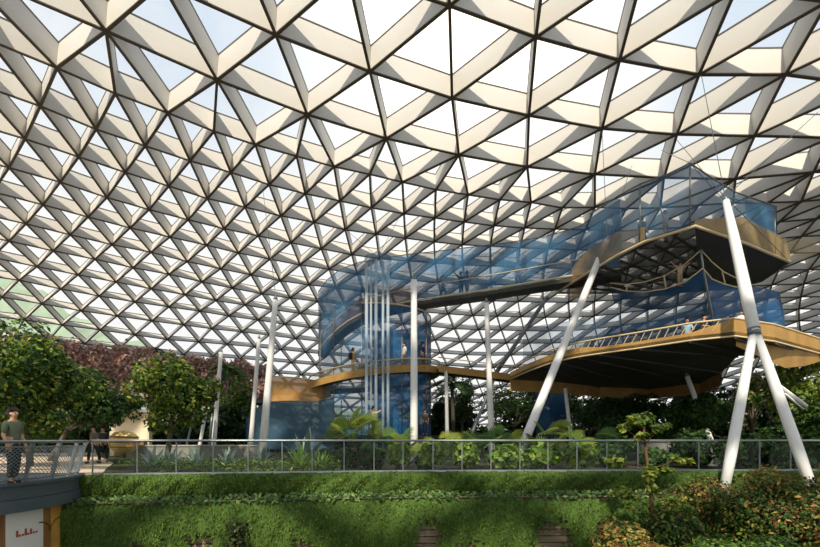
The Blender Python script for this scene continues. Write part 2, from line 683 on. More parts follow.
# ------------------------------------------------------------------ glass railing along the terrace edge
posts = [92, 137, 176, 213, 248, 282, 312, 344, 374, 403, 433, 462, 491, 520, 548, 577, 607, 638, 668, 699, 730, 760, 791, 822, 853, 884]
rail = thing('glass_railing', 'long glass railing with slim steel posts along the top of the green wall', 'railing', fence(450))
MB().tube([fence(p, 1.08) for p in posts], 0.038).build('handrail', M['railsteel'], rail, True)
for p in posts:
    q = fence(p)
    MB().bar(q, q + Vector((0, 0, 1.05)), 0.026, 0.05, Vector((0, 1, 0))).build('post', M['railsteel'], rail)
for a, b in zip(posts[:-1], posts[1:]):
    pa, pb = fence(a), fence(b)
    d = (pb - pa)
    MB().bar(pa + d * 0.05 + Vector((0, 0, 0.08)), pb - d * 0.05 + Vector((0, 0, 0.08)), 0.012, 0.90).build('glass_panel', M['glass'], rail)
br = MB()
for a, b in zip(posts[:-1], posts[1:]):
    br.bar(fence(a, 0.0), fence(b, 0.0), 0.05, 0.07)
br.build('bottom_rail', M['railsteel'], rail)

# ------------------------------------------------------------------ curved balcony on the left
BC = Vector((-14.6, 12.5, 0))
BR = 5.0


def arc(r, a0, a1, n, z):
    return [Vector((BC.x + r * math.cos(a0 + (a1 - a0) * k / n), BC.y + r * math.sin(a0 + (a1 - a0) * k / n), z)) for k in range(n + 1)]


A0, A1 = math.radians(-125), math.radians(34)
sl = MB()
ring = arc(BR, A0, A1, 48, 0)
sl.slab([(p.x, p.y) for p in ring] + [(BC.x - 3, BC.y + 3)], -0.36, 0.0)
bal = struct(sl.build('balcony', M['fascia']))
fl = MB()
fl.slab([(p.x, p.y) for p in arc(BR - 0.18, A0, A1, 48, 0)] + [(BC.x - 3, BC.y + 3)], 0.0, 0.015)
fl.build('balcony_paving', M['paving'], bal)
lo = MB()
lo.slab([(p.x, p.y) for p in arc(BR + 0.05, A0, A1, 48, 0)] + [(BC.x - 3, BC.y + 3)], -0.68, -0.37)
lo.build('lower_fascia', M['fascia'], bal)
lp_ = MB()
lp_.slab([(p.x, p.y) for p in arc(BR + 0.08, A0, A1, 48, 0)] + [(BC.x - 3, BC.y + 3)], -0.02, 0.05)
lp_.build('edge_lip', M['fascia'], bal)

cr_ = thing('curved_railing', 'curved balcony railing with outward leaning grey posts and diamond wire mesh', 'railing', (BC.x + BR, BC.y, 0))
TOPR, BOTR = BR + 0.14, BR - 0.10
MB().tube(arc(TOPR, A0, A1, 60, 1.06), 0.04).build('handrail', M['railsteel'], cr_, True)
MB().tube(arc(TOPR - 0.03, A0, A1, 60, 0.93), 0.018).build('middle_rail', M['railsteel'], cr_, True)
MB().tube(arc(BOTR + 0.02, A0, A1, 60, 0.12), 0.02).build('bottom_rail', M['railsteel'], cr_, True)
na_ = 15
for k in range(na_):
    a = A0 + (A1 - A0) * (k + 0.35) / na_
    d = Vector((math.cos(a), math.sin(a), 0))
    MB().bar(BC + d * BOTR + Vector((0, 0, 0.05)), BC + d * TOPR + Vector((0, 0, 1.05)), 0.035, 0.05, d, -0.05).build('post', M['railsteel'], cr_)
wm = MB()
NW = 110
for k in range(-12, NW):
    for sgn in (1, -1):
        pts = []
        for q in range(5):
            t = q / 4
            a = A0 + (A1 - A0) * min(max((k + (t if sgn > 0 else 1 - t) * 9) / NW, 0), 1)
            r = BOTR + 0.02 + (TOPR - BOTR - 0.05) * (0.12 + 0.78 * t)
            pts.append(Vector((BC.x + r * math.cos(a), BC.y + r * math.sin(a), 0.12 + 0.81 * t)))
        wm.tube(pts, 0.009, 3, False)
wm.build('wire_mesh', M['railsteel'], cr_)

# shop-front drum below the balcony
DR = 4.75
dr = thing('display_drum', 'curved white and gold display panel below the balcony on the left', 'display', (BC.x + DR, BC.y, -4.2))
mw = mat('panel_white', (226, 226, 222), 0.5)
mbn = mat('panel_brown', (146, 104, 62), 0.5, noise=0.3, nscale=1.6)
mgd = mat('panel_gold', (206, 160, 76), 0.45, noise=0.3, nscale=1.3)
mcr = mat('panel_cream', (240, 222, 176), 0.5)
segs = [(-126, -40, mw, 'plain white panel'), (-40, -9, mbn, 'brown panel'), (-9, 5, mw, 'white panel with reddish marks'), (5, 9, mbn, 'narrow brown panel'), (9, 22, mgd, 'gold patterned panel'), (22, 40, mcr, 'cream panel')]
for a0, a1, m_, lb in segs:
    b_ = MB()
    a0, a1 = math.radians(a0), math.radians(a1)
    pi_, po = arc(DR - 0.08, a0, a1, 12, 0), arc(DR, a0, a1, 12, 0)
    b_.slab([(p.x, p.y) for p in po] + [(p.x, p.y) for p in reversed(pi_)], -4.2, -0.68)
    tag(b_.build('panel', m_, dr), lb)
mr_ = mat('print_red', (170, 84, 66), 0.5)   # small reddish marks printed across the white panel
for k, (a, hgt) in enumerate([(-5.4, 0.16), (-4.5, 0.05), (-3.4, 0.05), (-2.4, 0.17), (-1.5, 0.05), (-0.4, 0.14), (0.7, 0.05), (1.8, 0.05)]):
    d = Vector((math.cos(math.radians(a)), math.sin(math.radians(a)), 0))
    t_ = Vector((-d.y, d.x, 0))
    p = BC + d * (DR + 0.005) + Vector((0, 0, -1.34))
    MB().bar(p - t_ * 0.028, p + t_ * 0.028, 0.02, hgt).build('printed_mark', mr_, dr)
sw = MB()                                   # looping gold flourish
pts = []
for k in range(40):
    t = k / 39
    a = math.radians(3 + 16 * t + 2.0 * math.sin(t * 9))
    pts.append(Vector((BC.x + (DR + 0.01) * math.cos(a), BC.y + (DR + 0.01) * math.sin(a), -1.25 + 0.16 * math.cos(t * 9))))
sw.tube(pts, 0.018, 5)
sw.build('flourish', mat('print_brown', (110, 70, 34), 0.5), dr)

# ------------------------------------------------------------------ beyond the glass on the left
hv, hf = [], []
NX, NYh = 60, 8
prof_px = [-260, -120, 0, 60, 120, 180, 230, 280, 340]
prof_py = [215, 232, 262, 300, 328, 352, 366, 380, 400]
for i in range(NX + 1):
    px = -320 + i * 12.5
    top = float(np.interp(px, prof_px, prof_py))
    for j in range(NYh + 1):
        v = j / NYh
        Y = 58 + 14 * v
        zt = (440 - top) / F * 72
        x = (px - CX) / F * (58 + 14 * v)
        z = -1 + (zt + 1) * (v ** 0.7) + 0.7 * math.sin(i * 1.7 + j) * v + 0.5 * math.sin(i * 0.6 - 2 * j) * v
        hv.append((x, Y, z))
for i in range(NX):
    for j in range(NYh):
        a = i * (NYh + 1) + j
        hf.append((a, a + NYh + 1, a + NYh + 2, a + 1))
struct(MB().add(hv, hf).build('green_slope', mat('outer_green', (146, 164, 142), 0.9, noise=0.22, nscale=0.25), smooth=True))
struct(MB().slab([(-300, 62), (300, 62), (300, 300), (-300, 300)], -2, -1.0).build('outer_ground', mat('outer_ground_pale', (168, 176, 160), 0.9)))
wl = MB()
wl.slab([(-52, 49), (-36, 49.2), (-36, 52), (-52, 52)], 0, 11.2)
wl.slab([(-53, 48.6), (-35.6, 48.8), (-35.6, 52.3), (-53, 52.3)], 11.2, 11.7)
struct(wl.build('wall_left', mat('beige_wall', (176, 158, 138), 0.8, noise=0.1, nscale=0.4)))

# flower-covered bank at the back left
fb = thing('flowering_bank', 'tall bank of dusty pink flowering plants at the back left', 'hedge', gx(165, 40))
bv, bf = [], []
for i in range(31):
    px = 30 + i * 8
    for j, (dy, hh) in enumerate([(-1.3, 0.0), (-1.2, 0.5), (-0.9, 0.85), (0, 1.0), (1.2, 0.8), (1.6, 0)]):
        topz = CAMZ + (440 - float(np.interp(px, [30, 90, 130, 170, 210, 245, 275], [335, 347, 348, 356, 360, 364, 372]))) / F * 40
        bv.append(gx(px, 40 + dy, 4.6 + (topz - 4.6) * hh + 0.2 * math.sin(i * 2.1 + j)))
for i in range(30):
    for j in range(5):
        a = i * 6 + j
        bf.append((a, a + 6, a + 7, a + 1))
MB().add(bv, bf).build('bank_soil', mat('bank_brown', (142, 110, 100), 0.9, noise=0.3), fb, True)
n = 6500
P = np.zeros((n, 3)); N = np.zeros((n, 3))
for k in range(n):
    i = random.uniform(0, 29.99); j = random.uniform(0, 3.2)
    i0, j0 = int(i), int(j)
    a, b, c = Vector(bv[i0 * 6 + j0]), Vector(bv[(i0 + 1) * 6 + j0]), Vector(bv[i0 * 6 + j0 + 1])
    P[k] = a + (b - a) * (i - i0) + (c - a) * (j - j0) + Vector((random.gauss(0, 0.15), random.gauss(-0.1, 0.15), random.gauss(0, 0.15)))
    N[k] = (random.gauss(0, 0.7), -0.8, 0.6 + random.gauss(0, 0.5))
tag(leaves('blossom', P, N, rng.uniform(0.18, 0.4, n), pal(FLOW, n, 0.25), 0.7, fb), kind='stuff')
ft = MB()
ft.slab([tuple(gx(x, 38.9))[:2] for x in (36, 270)] + [tuple(gx(x, 41.6))[:2] for x in (270, 36)], 4.1, 4.7)
ft.build('planter_beam', M['fascia'], fb)
for px in (45, 112, 180, 262):
    MB().tube([gx(px, 40.6, 0), gx(px, 40.6, 4.2)], 0.16, 10).build('support_column', M['fascia'], fb)
# white arched screen under the flower bank
ar = thing('arched_screen', 'white screen of low round arches below the flower bank', 'screen', gx(112, 38, 0))
for k in range(4):
    c = gx(88 + k * 17, 38, 3.6)
    pts = [c + Vector((0.62 * math.cos(t), 0, 1.15 * math.sin(t))) for t in np.linspace(0, PI, 13)]
    MB().tube([pts[0] - Vector((0, 0, 3.6))] + pts + [pts[-1] - Vector((0, 0, 3.6))], 0.10, 8).build('arch', M['white'], ar, True)
# kiosk, its cream wall standing in for light from outside, and yellow woven pod
kw = thing('kiosk', 'kiosk wall coloured cream for the bright light outside, seen between the left trees', 'kiosk', gx(128, 33))
MB().box(gx(131, 33, 1.5), (2.7, 0.4, 3.0)).build('wall', mat('outside_light_cream', (244, 232, 200), 0.6), kw)
MB().box(gx(131, 33, 3.08), (3.1, 0.8, 0.16)).build('roof', M['white'], kw)
MB().box(gx(131, 32.6, 0.55), (2.0, 0.5, 1.1)).build('counter', mbn, kw)
pod = thing('woven_pod', 'round yellow woven pod with darker bands beside the path', 'pod', gx(124, 26))
prof = [(0.05, 0.35), (0.42, 0.42), (0.66, 0.65), (0.75, 0.95), (0.68, 1.28), (0.45, 1.52), (0.1, 1.62)]
MB().lathe(gx(124, 26), prof, 20).build('shell', mat('woven_yellow', (234, 204, 132), 0.6), pod, True)
bn = MB()
for r, z in ((0.70, 0.72), (0.76, 0.98), (0.70, 1.26)):
    bn.tube([gx(124, 26, z) + Vector((r * math.cos(t), r * math.sin(t), 0)) for t in np.linspace(0, 2 * PI, 25)], 0.035, 6, False)
bn.build('band', mbn, pod)
MB().lathe(gx(124, 26), [(0.30, 0.0), (0.26, 0.05), (0.10, 0.1), (0.10, 0.38)], 14).build('foot', M['fascia'], pod)
# long low planter walls behind the railing
for (x0, x1, Y, h, lb) in ((128, 262, 27.0, 0.75, 'long low grey planter wall behind the left tree'), (640, 735, 20.5, 1.02, 'pale low planter wall behind the railing, left of the forked mast')):
    p = thing('planter_wall', lb, 'planter', gx((x0 + x1) / 2, Y))
    b_ = MB()
    b_.bar(gx(x0, Y), gx(x1, Y), 0.35, h)
    b_.build('wall', mat('concrete', (146, 144, 136), 0.8, noise=0.1), p)
    b_ = MB()
    b_.bar(gx(x0 - 1, Y, h), gx(x1 + 1, Y, h), 0.45, 0.07)
    b_.build('coping', mat('coping_stone', (190, 180, 162), 0.7), p)
# ------------------------------------------------------------------ white masts and struts
def pole(name, label, top, bot, wt, wb, m='white', cap=0.06, plate=True, group=None, cat='pole'):
    """tapered steel tube; wt, wb are its diameters at head and foot in metres"""
    top, bot = Vector(top), Vector(bot)
    r = thing(name, label, cat, bot, group)
    d = (top - bot).normalized()
    L = (top - bot).length
    n = 6
    pts = [bot + d * L * (k / n) for k in range(n + 1)]
    mid = max(wt, wb) * 1.04
    rr = [(wb + (wt - wb) * k / n) / 2 for k in range(n + 1)]
    sh_ = MB().tube(pts, rr, 14).build('shaft', M[m], r, True)
    MB().tube([top, top + d * wt * 0.5, top + d * wt * 1.1], [wt / 2, wt * 0.34, wt * 0.12], 12).build('tip', M['greysteel'], sh_, True)
    if plate:
        MB().lathe(bot, [(0.0, 0.03), (wb * 1.0, 0.03), (wb * 1.0, 0.0), (0, 0)], 14).build('base_plate', M['greysteel'], r)
    return r


def foot(px, py, pxt, pyt, Y):
    """follow the line of a pole down to the planting bed"""
    k = (CY + CAMZ * F / Y - py) / (py - pyt)
    x = px + (px - pxt) * k
    return gx(x, Y, 0.0)


def upright(label, xt, yt, xb, yb, wpx_t, wpx_b, Y, Yt=None, m='white', group='slim white poles', name='pole'):
    Yt = Yt or Y
    return pole(name, label, at(xt, yt, Yt), foot(xb, yb, xt, yt, Y), wpx_t * Yt / F, wpx_b * Y / F, m, group=group)


upright('slim pale pole rising beside the second tree from the left', 221, 352, 214, 440, 3.6, 5, 30)
upright('thin white pole just left of the thicker leaning white pole', 259, 339, 251, 440, 3.6, 5, 30)
upright('tall white pole leaning left, in front of the brown net apron', 275.5, 300, 263, 446, 5, 8.5, 26)
upright('tall upright white pole in front of the deep blue net tower', 414, 280, 414, 435, 6, 8, 24)
upright('short thin white post under the bridge right of the blue tower', 446, 371, 447, 425, 3.4, 4, 33)
upright('white pole standing in front of the bright roof, right of the bridge end', 486.5, 303, 491, 424, 4.5, 6.5, 28)
upright('short white prop under the left tip of the lower platform', 565, 388, 569.5, 425, 3.4, 4.4, 31)
upright('short white prop leaning right under the middle of the lower platform', 687, 376, 697, 403, 4.5, 5.5, 30)
upright('thin brace crossing behind the white pole right of the bridge', 497, 372, 477, 421, 3, 3.4, 34, group='thin leaning struts', name='strut', m='railsteel')
upright('thin pale strut leaning right beside the left slim pole', 207, 404, 201, 438, 3.4, 3.4, 28, group='thin leaning struts', name='strut')
upright('thin grey strut leaning right among the agaves', 194, 414, 189, 436, 2.2, 2.6, 28.5, m='greysteel', group='thin leaning struts', name='strut')
upright('thin grey strut leaning left behind the agaves', 212, 416, 210, 440, 2.4, 2.6, 29.5, m='greysteel', group='thin leaning struts', name='strut')
pole('strut', 'long dark grey diagonal brace crossing the bright roof right of the bridge', at(546, 299, 34), at(496, 373, 35.2), 4 * 34 / F, 4.2 * 35 / F, 'greysteel', plate=False, group='thin leaning struts', cat='strut')
upright('big white mast leaning right, rising in front of the two platforms', 606.5, 241, 525, 440, 6, 9.5, 23, 26.5, group=None, name='mast')

# forked mast on the right
J = at(754.5, 332, 17.6)
fm = thing('forked_mast', 'tall white mast that forks into two legs on the right', 'mast', at(770, 492, 16.2))
T_ = at(726, 201, 20.0)
MB().tube([J, J + (T_ - J) * 0.3, J + (T_ - J) * 0.7, T_], [0.20, 0.21, 0.185, 0.125], 16).build('shaft', M['white'], fm, True)
MB().tube([T_, T_ + (T_ - J).normalized() * 0.25], [0.125, 0.05], 14).build('tip', M['greysteel'], fm, True)
for px, py, Y, lx, ly in ((724, 492, 16.1, 753, 335), (818, 506, 15.6, 757, 335)):
    b0 = at(px, py, Y)
    t0 = at(lx, ly, 17.6)
    dd = (b0 - t0).normalized()
    z_ = -0.76 if px < 800 else -0.8
    b1 = t0 + dd * ((z_ - t0.z) / dd.z)
    MB().tube([t0, t0 + (b1 - t0) * 0.35, t0 + (b1 - t0) * 0.75, b1], [0.13, 0.17, 0.18, 0.15], 16).build('leg', M['white'], fm, True)
MB().tube([J + Vector((0, 0, -0.12)), J + (T_ - J).normalized() * 0.16], [0.215, 0.215], 18).build('collar', M['greysteel'], fm, True)
for p0, p1, w in (((780, 387), (806, 406), 4.2), ((785, 394), (803, 409), 2.2)):
    a, b = at(p0[0], p0[1], 17.0), at(p1[0], p1[1], 19.5)
    MB().tube([a, b], w * 18 / F / 2, 10).build('brace', M['white'], fm, True)

# ------------------------------------------------------------------ netted walkways
def curtain(specs, name, m, parent, n=1):
    """net stretched between a lower and an upper edge; specs = (px, py_low, py_high, distance)"""
    lo = [at(a, b, Y) for a, b, c, Y in specs]
    hi = [at(a, c, Y) for a, b, c, Y in specs]
    return MB().wall(lo, hi).build(name, M[m], parent, True)


def ropes(pls, r, name, m, parent):
    b = MB()
    for p in pls:
        b.tube(p, r, 6)
    return b.build(name, M[m], parent, True)


# upper walkway
UW = [(318, 356, 37.0), (327, 344, 36.8), (338, 333, 36.5), (348, 325.5, 36.2), (360, 319, 35.8), (375, 313.5, 35.3), (390, 310, 35), (410, 306, 34.1), (430, 303, 33.2), (455, 299.5, 32.3), (480, 296, 31.5), (505, 292, 30.7), (530, 288, 30), (555, 284, 29.2), (580, 280, 28.5), (600, 277.5, 27.9), (620, 275, 27.4)]
uwt = [292, 280, 271, 266, 262, 259.5, 257, 254, 252, 249, 246, 243, 239, 234, 226, 212, 200]
uw = thing('sky_walkway', 'long high walkway with blue net sides curving across the hall', 'walkway', at(480, 296, 31.5))
near = [at(*p) for p in UW]
perp = []
for k in range(len(near)):
    t = near[min(k + 1, len(near) - 1)] - near[max(k - 1, 0)]
    t.z = 0
    t.normalize()
    q = Vector((-t.y, t.x, 0))
    perp.append(q if q.y > 0 else -q)
far = [a + b * 1.3 for a, b in zip(near, perp)]
dk = MB()
nn_ = len(near)
up_ = Vector((0, 0, 0.24))
vs = near + far + [p + up_ for p in near] + [p + up_ for p in far]
fs = []
for k in range(nn_ - 1):
    fs += [(k, nn_ + k, nn_ + k + 1, k + 1), (2 * nn_ + k, 2 * nn_ + k + 1, 3 * nn_ + k + 1, 3 * nn_ + k),
           (k, k + 1, 2 * nn_ + k + 1, 2 * nn_ + k), (nn_ + k, 3 * nn_ + k, 3 * nn_ + k + 1, nn_ + k + 1)]
fs += [(0, 2 * nn_, 3 * nn_, nn_), (nn_ - 1, 2 * nn_ - 1, 4 * nn_ - 1, 3 * nn_ - 1)]
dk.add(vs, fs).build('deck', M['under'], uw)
tops = [Vector((p.x, p.y, CAMZ + (CY - t) / F * p.y)) for p, t in zip(near, uwt)]
MB().wall([p + up_ for p in near], tops).build('net_side', M['blue'], uw, True)
MB().wall([p + up_ for p in far], [t + b * 1.3 for t, b in zip(tops, perp)]).build('net_side', M['bluepale'], uw, True)
ropes([[p + Vector((0, 0, 0.34)) for p in near]], 0.06, 'edge_rail', 'tanpale', uw)
ropes([[p + Vector((0, 0, 1.25)) for p in near], [p + Vector((0, 0, 1.25)) for p in far]], 0.03, 'handrail', 'tanpale', uw)
ropes([tops], 0.03, 'top_rope', 'cable', uw)
MB().wall([p + up_ for p in near[:8]], [p + Vector((0, 0, 1.5)) for p in near[:8]]).build('rust_screen', netmat('rust_net', (150, 88, 66), 0.75, 0.15), uw, True)

# round net tower on the left
TC = gx(375, 35.2)
TR = 4.05
nt_ = thing('net_tower', 'round blue net tower with stacked floors at the left end', 'tower', TC)


def circ(r, a0, a1, n, z):
    return [Vector((TC.x + r * math.cos(t), TC.y + r * math.sin(t), z)) for t in np.linspace(math.radians(a0), math.radians(a1), n)]


HT = 10.0
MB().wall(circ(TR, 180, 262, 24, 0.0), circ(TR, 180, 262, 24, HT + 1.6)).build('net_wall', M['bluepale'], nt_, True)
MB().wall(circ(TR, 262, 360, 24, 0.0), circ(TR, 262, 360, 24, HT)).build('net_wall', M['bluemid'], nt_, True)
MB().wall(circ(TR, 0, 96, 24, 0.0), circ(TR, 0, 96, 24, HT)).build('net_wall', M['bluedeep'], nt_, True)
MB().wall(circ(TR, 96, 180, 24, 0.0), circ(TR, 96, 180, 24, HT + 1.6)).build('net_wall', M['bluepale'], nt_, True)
MB().slab([(p.x, p.y) for p in circ(TR + 1.75, 0, 350, 36, 0)], 1.2, 1.4).build('lower_floor', M['under'], nt_)
hp = []
for a in (180, 205, 232, 262, 300, 335, 0, 45, 90, 135):
    hp.append(circ(TR + 0.03, a, a + 0.1, 2, 0)[0])
ropes([[p, p + Vector((0, 0, HT))] for p in hp], 0.035, 'edge_cable', 'cable', nt_)
ropes([circ(TR + 0.02, 262, 456, 40, HT)], 0.05, 'top_ring', 'tanpale', nt_)
# slim lift tubes in front
tb = thing('tube_cluster', 'cluster of tall pale glassy tubes rising through the tower', 'tubes', gx(377, 30.2))
for k, (px, w) in enumerate(((366.5, 3.2), (371, 2.2), (376, 3.0), (383, 2.6), (388, 3.0))):
    yt = (263, 262, 259, 262, 266)[k]
    Y = 30.1 + 0.22 * (k % 2)
    MB().tube([gx(px, Y, 0.0), at(px, yt, Y)], w * Y / F / 2, 12).build('tube', M['tube'], tb, True)
MB().lathe(at(378, 258, 30.2), [(0.85, -0.3), (0.85, 0.0), (0.3, 0.25), (0.05, 0.5)], 20).build('cap', M['bluepale'], tb, True)

# ring walkway with tan rim, and the bridge to the right
RZ = 5.25
rw = thing('ring_walkway', 'tan rimmed ring walkway around the net tower at mid height', 'walkway', (TC.x, TC.y - 5.2, RZ))
RI, RO = 3.6, 4.7
TILT = 0.13


def tcirc(r, z):
    return [Vector((p.x, p.y, p.z + TILT * (p.x - TC.x))) for p in circ(r, 0, 360, 60, z)]


v_, f_ = [], []
NN = 56
for k in range(NN):
    t = 2 * PI * k / NN
    c_, s_ = math.cos(t), math.sin(t)
    for r, z in ((RI, RZ), (RO, RZ), (RO, RZ + 0.2), (RI, RZ + 0.2)):
        v_.append((TC.x + r * c_, TC.y + r * s_, z + TILT * r * c_))
for k in range(NN):
    a, b = k * 4, ((k + 1) % NN) * 4
    for q in range(4):
        f_.append((a + q, a + (q + 1) % 4, b + (q + 1) % 4, b + q))
MB().add(v_, f_).build('deck', M['under'], rw)
v_, f_ = [], []
for r, z0, z1 in ((RO + 0.02, RZ - 0.05, RZ + 0.42),):
    MB().wall(tcirc(r, z0), tcirc(r, z1)).build('rim', M['tan'], rw, True)
MB().wall(tcirc(RO + 0.02, RZ + 0.42), tcirc(RO + 0.05, RZ + 0.8)).build('rail_net', netmat('rail_net_tan', (150, 140, 110), 0.35, 0.1), rw, True)
ropes([tcirc(RO + 0.05, RZ + 0.82)], 0.05, 'handrail', 'tanpale', rw)
bp_ = MB()
for a, b in ((433, 366.5), (465, 367.5), ):
    pass
B0, B1 = atz(430, 366.5, RZ), atz(515, 379, RZ)
B0 = Vector((TC.x + 4.5, TC.y - 1.6, RZ + 0.55)); B1 = Vector((7.6, 35.0, RZ + 0.1))
MB().bar(B0, B1, 1.6, 0.28).build('bridge_deck', M['under'], rw)
MB().bar(B0 + Vector((0, -0.82, -0.05)), B1 + Vector((0, -0.82, -0.05)), 0.05, 0.46).build('bridge_rim', M['tan'], rw)
ropes([[B0 + Vector((0, -0.82, 0.95)), B1 + Vector((0, -0.82, 0.95))]], 0.04, 'bridge_handrail', 'tanpale', rw)
# brown apron hanging from the ring on the left
ap = thing('net_apron', 'brown stretched net apron left of the ring walkway', 'net', at(300, 398, 33))
curtain([(270, 402, 376, 34.5), (285, 403, 377, 34), (300, 402.5, 378, 33.6), (315, 401, 380, 33.2), (331, 397, 384, 33)], 'apron', 'apronnet', ap)
ropes([[at(x, y, Y) for x, y, Y in ((270, 376, 34.5), (300, 378, 33.6), (331, 384, 33))], [at(x, y, Y) for x, y, Y in ((270, 402, 34.5), (300, 402.5, 33.6), (331, 397, 33))]], 0.05, 'edge_rope', 'tanpale', ap)
bw = thing('net_bowl', 'blue net bowl on the ground left of the tower, below the brown apron', 'net', gx(290, 31))
curtain([(246, 442, 418, 33), (256, 446, 409, 32), (270, 449, 402, 31.2), (290, 450, 401, 30.8), (312, 450, 402, 30.6), (334, 450, 398, 30.7)], 'net_front', 'bowl', bw)
curtain([(246, 442, 418, 33), (262, 446, 405, 34.5), (290, 446, 401, 35.3), (334, 446, 398, 35.5)], 'net_back', 'bluepale', bw)
ropes([[at(x, y, Y) for x, y, Y in ((246, 418, 33), (256, 409, 32), (270, 402, 31.2), (290, 401, 30.8), (312, 402, 30.6), (334, 398, 30.7))]], 0.04, 'rim_rope', 'cable', bw)

# ---- upper platform on the right
UZ = 10.5
up = thing('upper_platform', 'high angular platform with dark underside and tan parapet on the right', 'platform', atz(695, 226, UZ))
rim = [(556, 293), (590, 271.5), (618, 255), (645, 241.5), (695, 226), (745, 243), (790, 262)]
back = [(762, 281), (735, 288), (700, 291), (650, 291), (600, 293)]
pl_ = [atz(a, b, UZ) for a, b in rim + back]
vs = [Vector(p) for p in pl_]
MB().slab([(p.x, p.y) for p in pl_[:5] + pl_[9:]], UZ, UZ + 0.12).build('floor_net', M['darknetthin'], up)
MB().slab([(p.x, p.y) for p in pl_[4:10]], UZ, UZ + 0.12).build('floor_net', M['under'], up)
R3 = [atz(a, b, UZ) for a, b in rim]
ropes([[p for p in R3]], 0.07, 'rim_tube', 'tanpale', up)
ropes([[pl_[k] for k in (6, 7, 8, 9, 10, 11, 0)]], 0.06, 'back_tube', 'cable', up)
jo = MB()
for k in range(1, 9):
    a = R3[0] + (R3[4] - R3[0]) * (k / 9)
    b = pl_[11] + (pl_[7] - pl_[11]) * (k / 9)
    jo.bar(a, b, 0.06, 0.12)
jo.build('joist', M['under'], up)
MB().wall(R3[0:4], [Vector((p.x, p.y, UZ + h)) for p, h in zip(R3[0:4], (0.5, 1.3, 1.2, 0.7))]).build('parapet', M['tannet'], up, True)
MB().wall(R3[4:7], [Vector((p.x, p.y, UZ + h)) for p, h in zip(R3[4:7], (0.3, 1.25, 0.9))]).build('parapet', M['tannet'], up, True)
ext = [atz(790, 262, UZ), atz(822, 243, UZ) , atz(850, 238, UZ)]
MB().wall(R3[5:7] + [at(822, 252, 27), at(850, 250, 29)], [at(752, 222, 23.2), at(790, 240, 25.3), at(822, 236, 27), at(850, 232, 29)]).build('side_net', netmat('pale_tan_net', (176, 156, 112), 0.4, 0.12), up, True)
# its tall blue net canopy
cn = [(590, 271.5, 214), (618, 255, 196), (640, 244, 184), (668, 234, 174), (690, 227.5, 163), (712, 232, 178), (735, 240, 192), (775, 256, 206)]
lo = [atz(a, b, UZ) for a, b, c in cn]
hi = [Vector((p.x, p.y, CAMZ + (CY - c) / F * p.y)) for p, (a, b, c) in zip(lo, cn)]
MB().wall(lo, hi).build('net_canopy', M['bluepale'], up, True)
bkc = [at(775, 240, 25.2), at(775, 205, 25.2)]
MB().wall([at(745, 232, 27), at(777, 250, 26), at(777, 246, 24.6)], [at(745, 200, 27), at(777, 206, 26), at(777, 207, 24.6)]).build('net_corner', M['blue'], up, True)
ropes([hi, [lo[4], hi[4]], [lo[-1], hi[-1]], [lo[2], hi[2]]], 0.035, 'canopy_rope', 'cable', up)
# posts and tan blocks near its left end
ld = thing('climbing_block', 'tan net block linking the high walkway with the upper platform', 'net', at(575, 298, 30))
MB().wall([at(569, 298, 30), at(583, 299, 29.4), at(592, 297, 28.6)], [at(569, 283, 30), at(583, 281, 29.4), at(592, 278, 28.6)]).build('net_wall', M['tannet'], ld)
MB().wall([at(592, 297, 28.6), at(592, 299, 31)], [at(592, 278, 28.6), at(592, 283, 31)]).build('net_wall', M['tannet'], ld)

# ---- hanging nets between the two platforms
hn = thing('hanging_net', 'sagging deep blue rope net hung between the upper and lower platform', 'net', at(701, 250, 23))
ropeL = [(610, 283, 26.5), (625, 284.5, 26), (645, 282, 25.2), (665, 275.5, 24.3), (685, 264, 23.5), (701, 250, 23)]
ropeR = [(701, 250, 23), (712, 262, 23.4), (724, 272, 23.8), (736, 278, 24.2), (750, 281, 24.6)]
low1 = [(610, 287, 26.5), (625, 291, 26), (645, 292, 25.2), (665, 289, 24.3), (685, 282, 23.5), (703, 268, 23)]
low2 = [(703, 268, 23), (712, 279, 23.4), (724, 284, 23.8), (736, 287, 24.2), (750, 285, 24.6)]
ropes([[at(*p) for p in ropeL], [at(*p) for p in ropeR], [at(*p) for p in low1], [at(*p) for p in low2]], 0.03, 'rope', 'tanpale', hn)
ropes([[at(701, 250, 23), at(703, 268, 23.4), at(718, 346, 24.4)]], 0.055, 'post', 'railsteel', hn)
for a, b, Y in (((664, 275), (666, 289), 24.3), ((722, 271), (725, 284), 23.8), ((626, 284), (627, 291), 26)):
    ropes([[at(a[0], a[1], Y), at(b[0], b[1], Y)]], 0.035, 'stanchion', 'tanpale', hn)
def sheet(rows, name, m):
    vs, fs = [], []
    w = len(rows[0])
    for r in rows:
        vs += [at(*p) for p in r]
    for i in range(len(rows) - 1):
        for j in range(w - 1):
            a = i * w + j
            fs.append((a, a + 1, a + w + 1, a + w))
    return MB().add(vs, fs).build(name, M[m], hn, True)


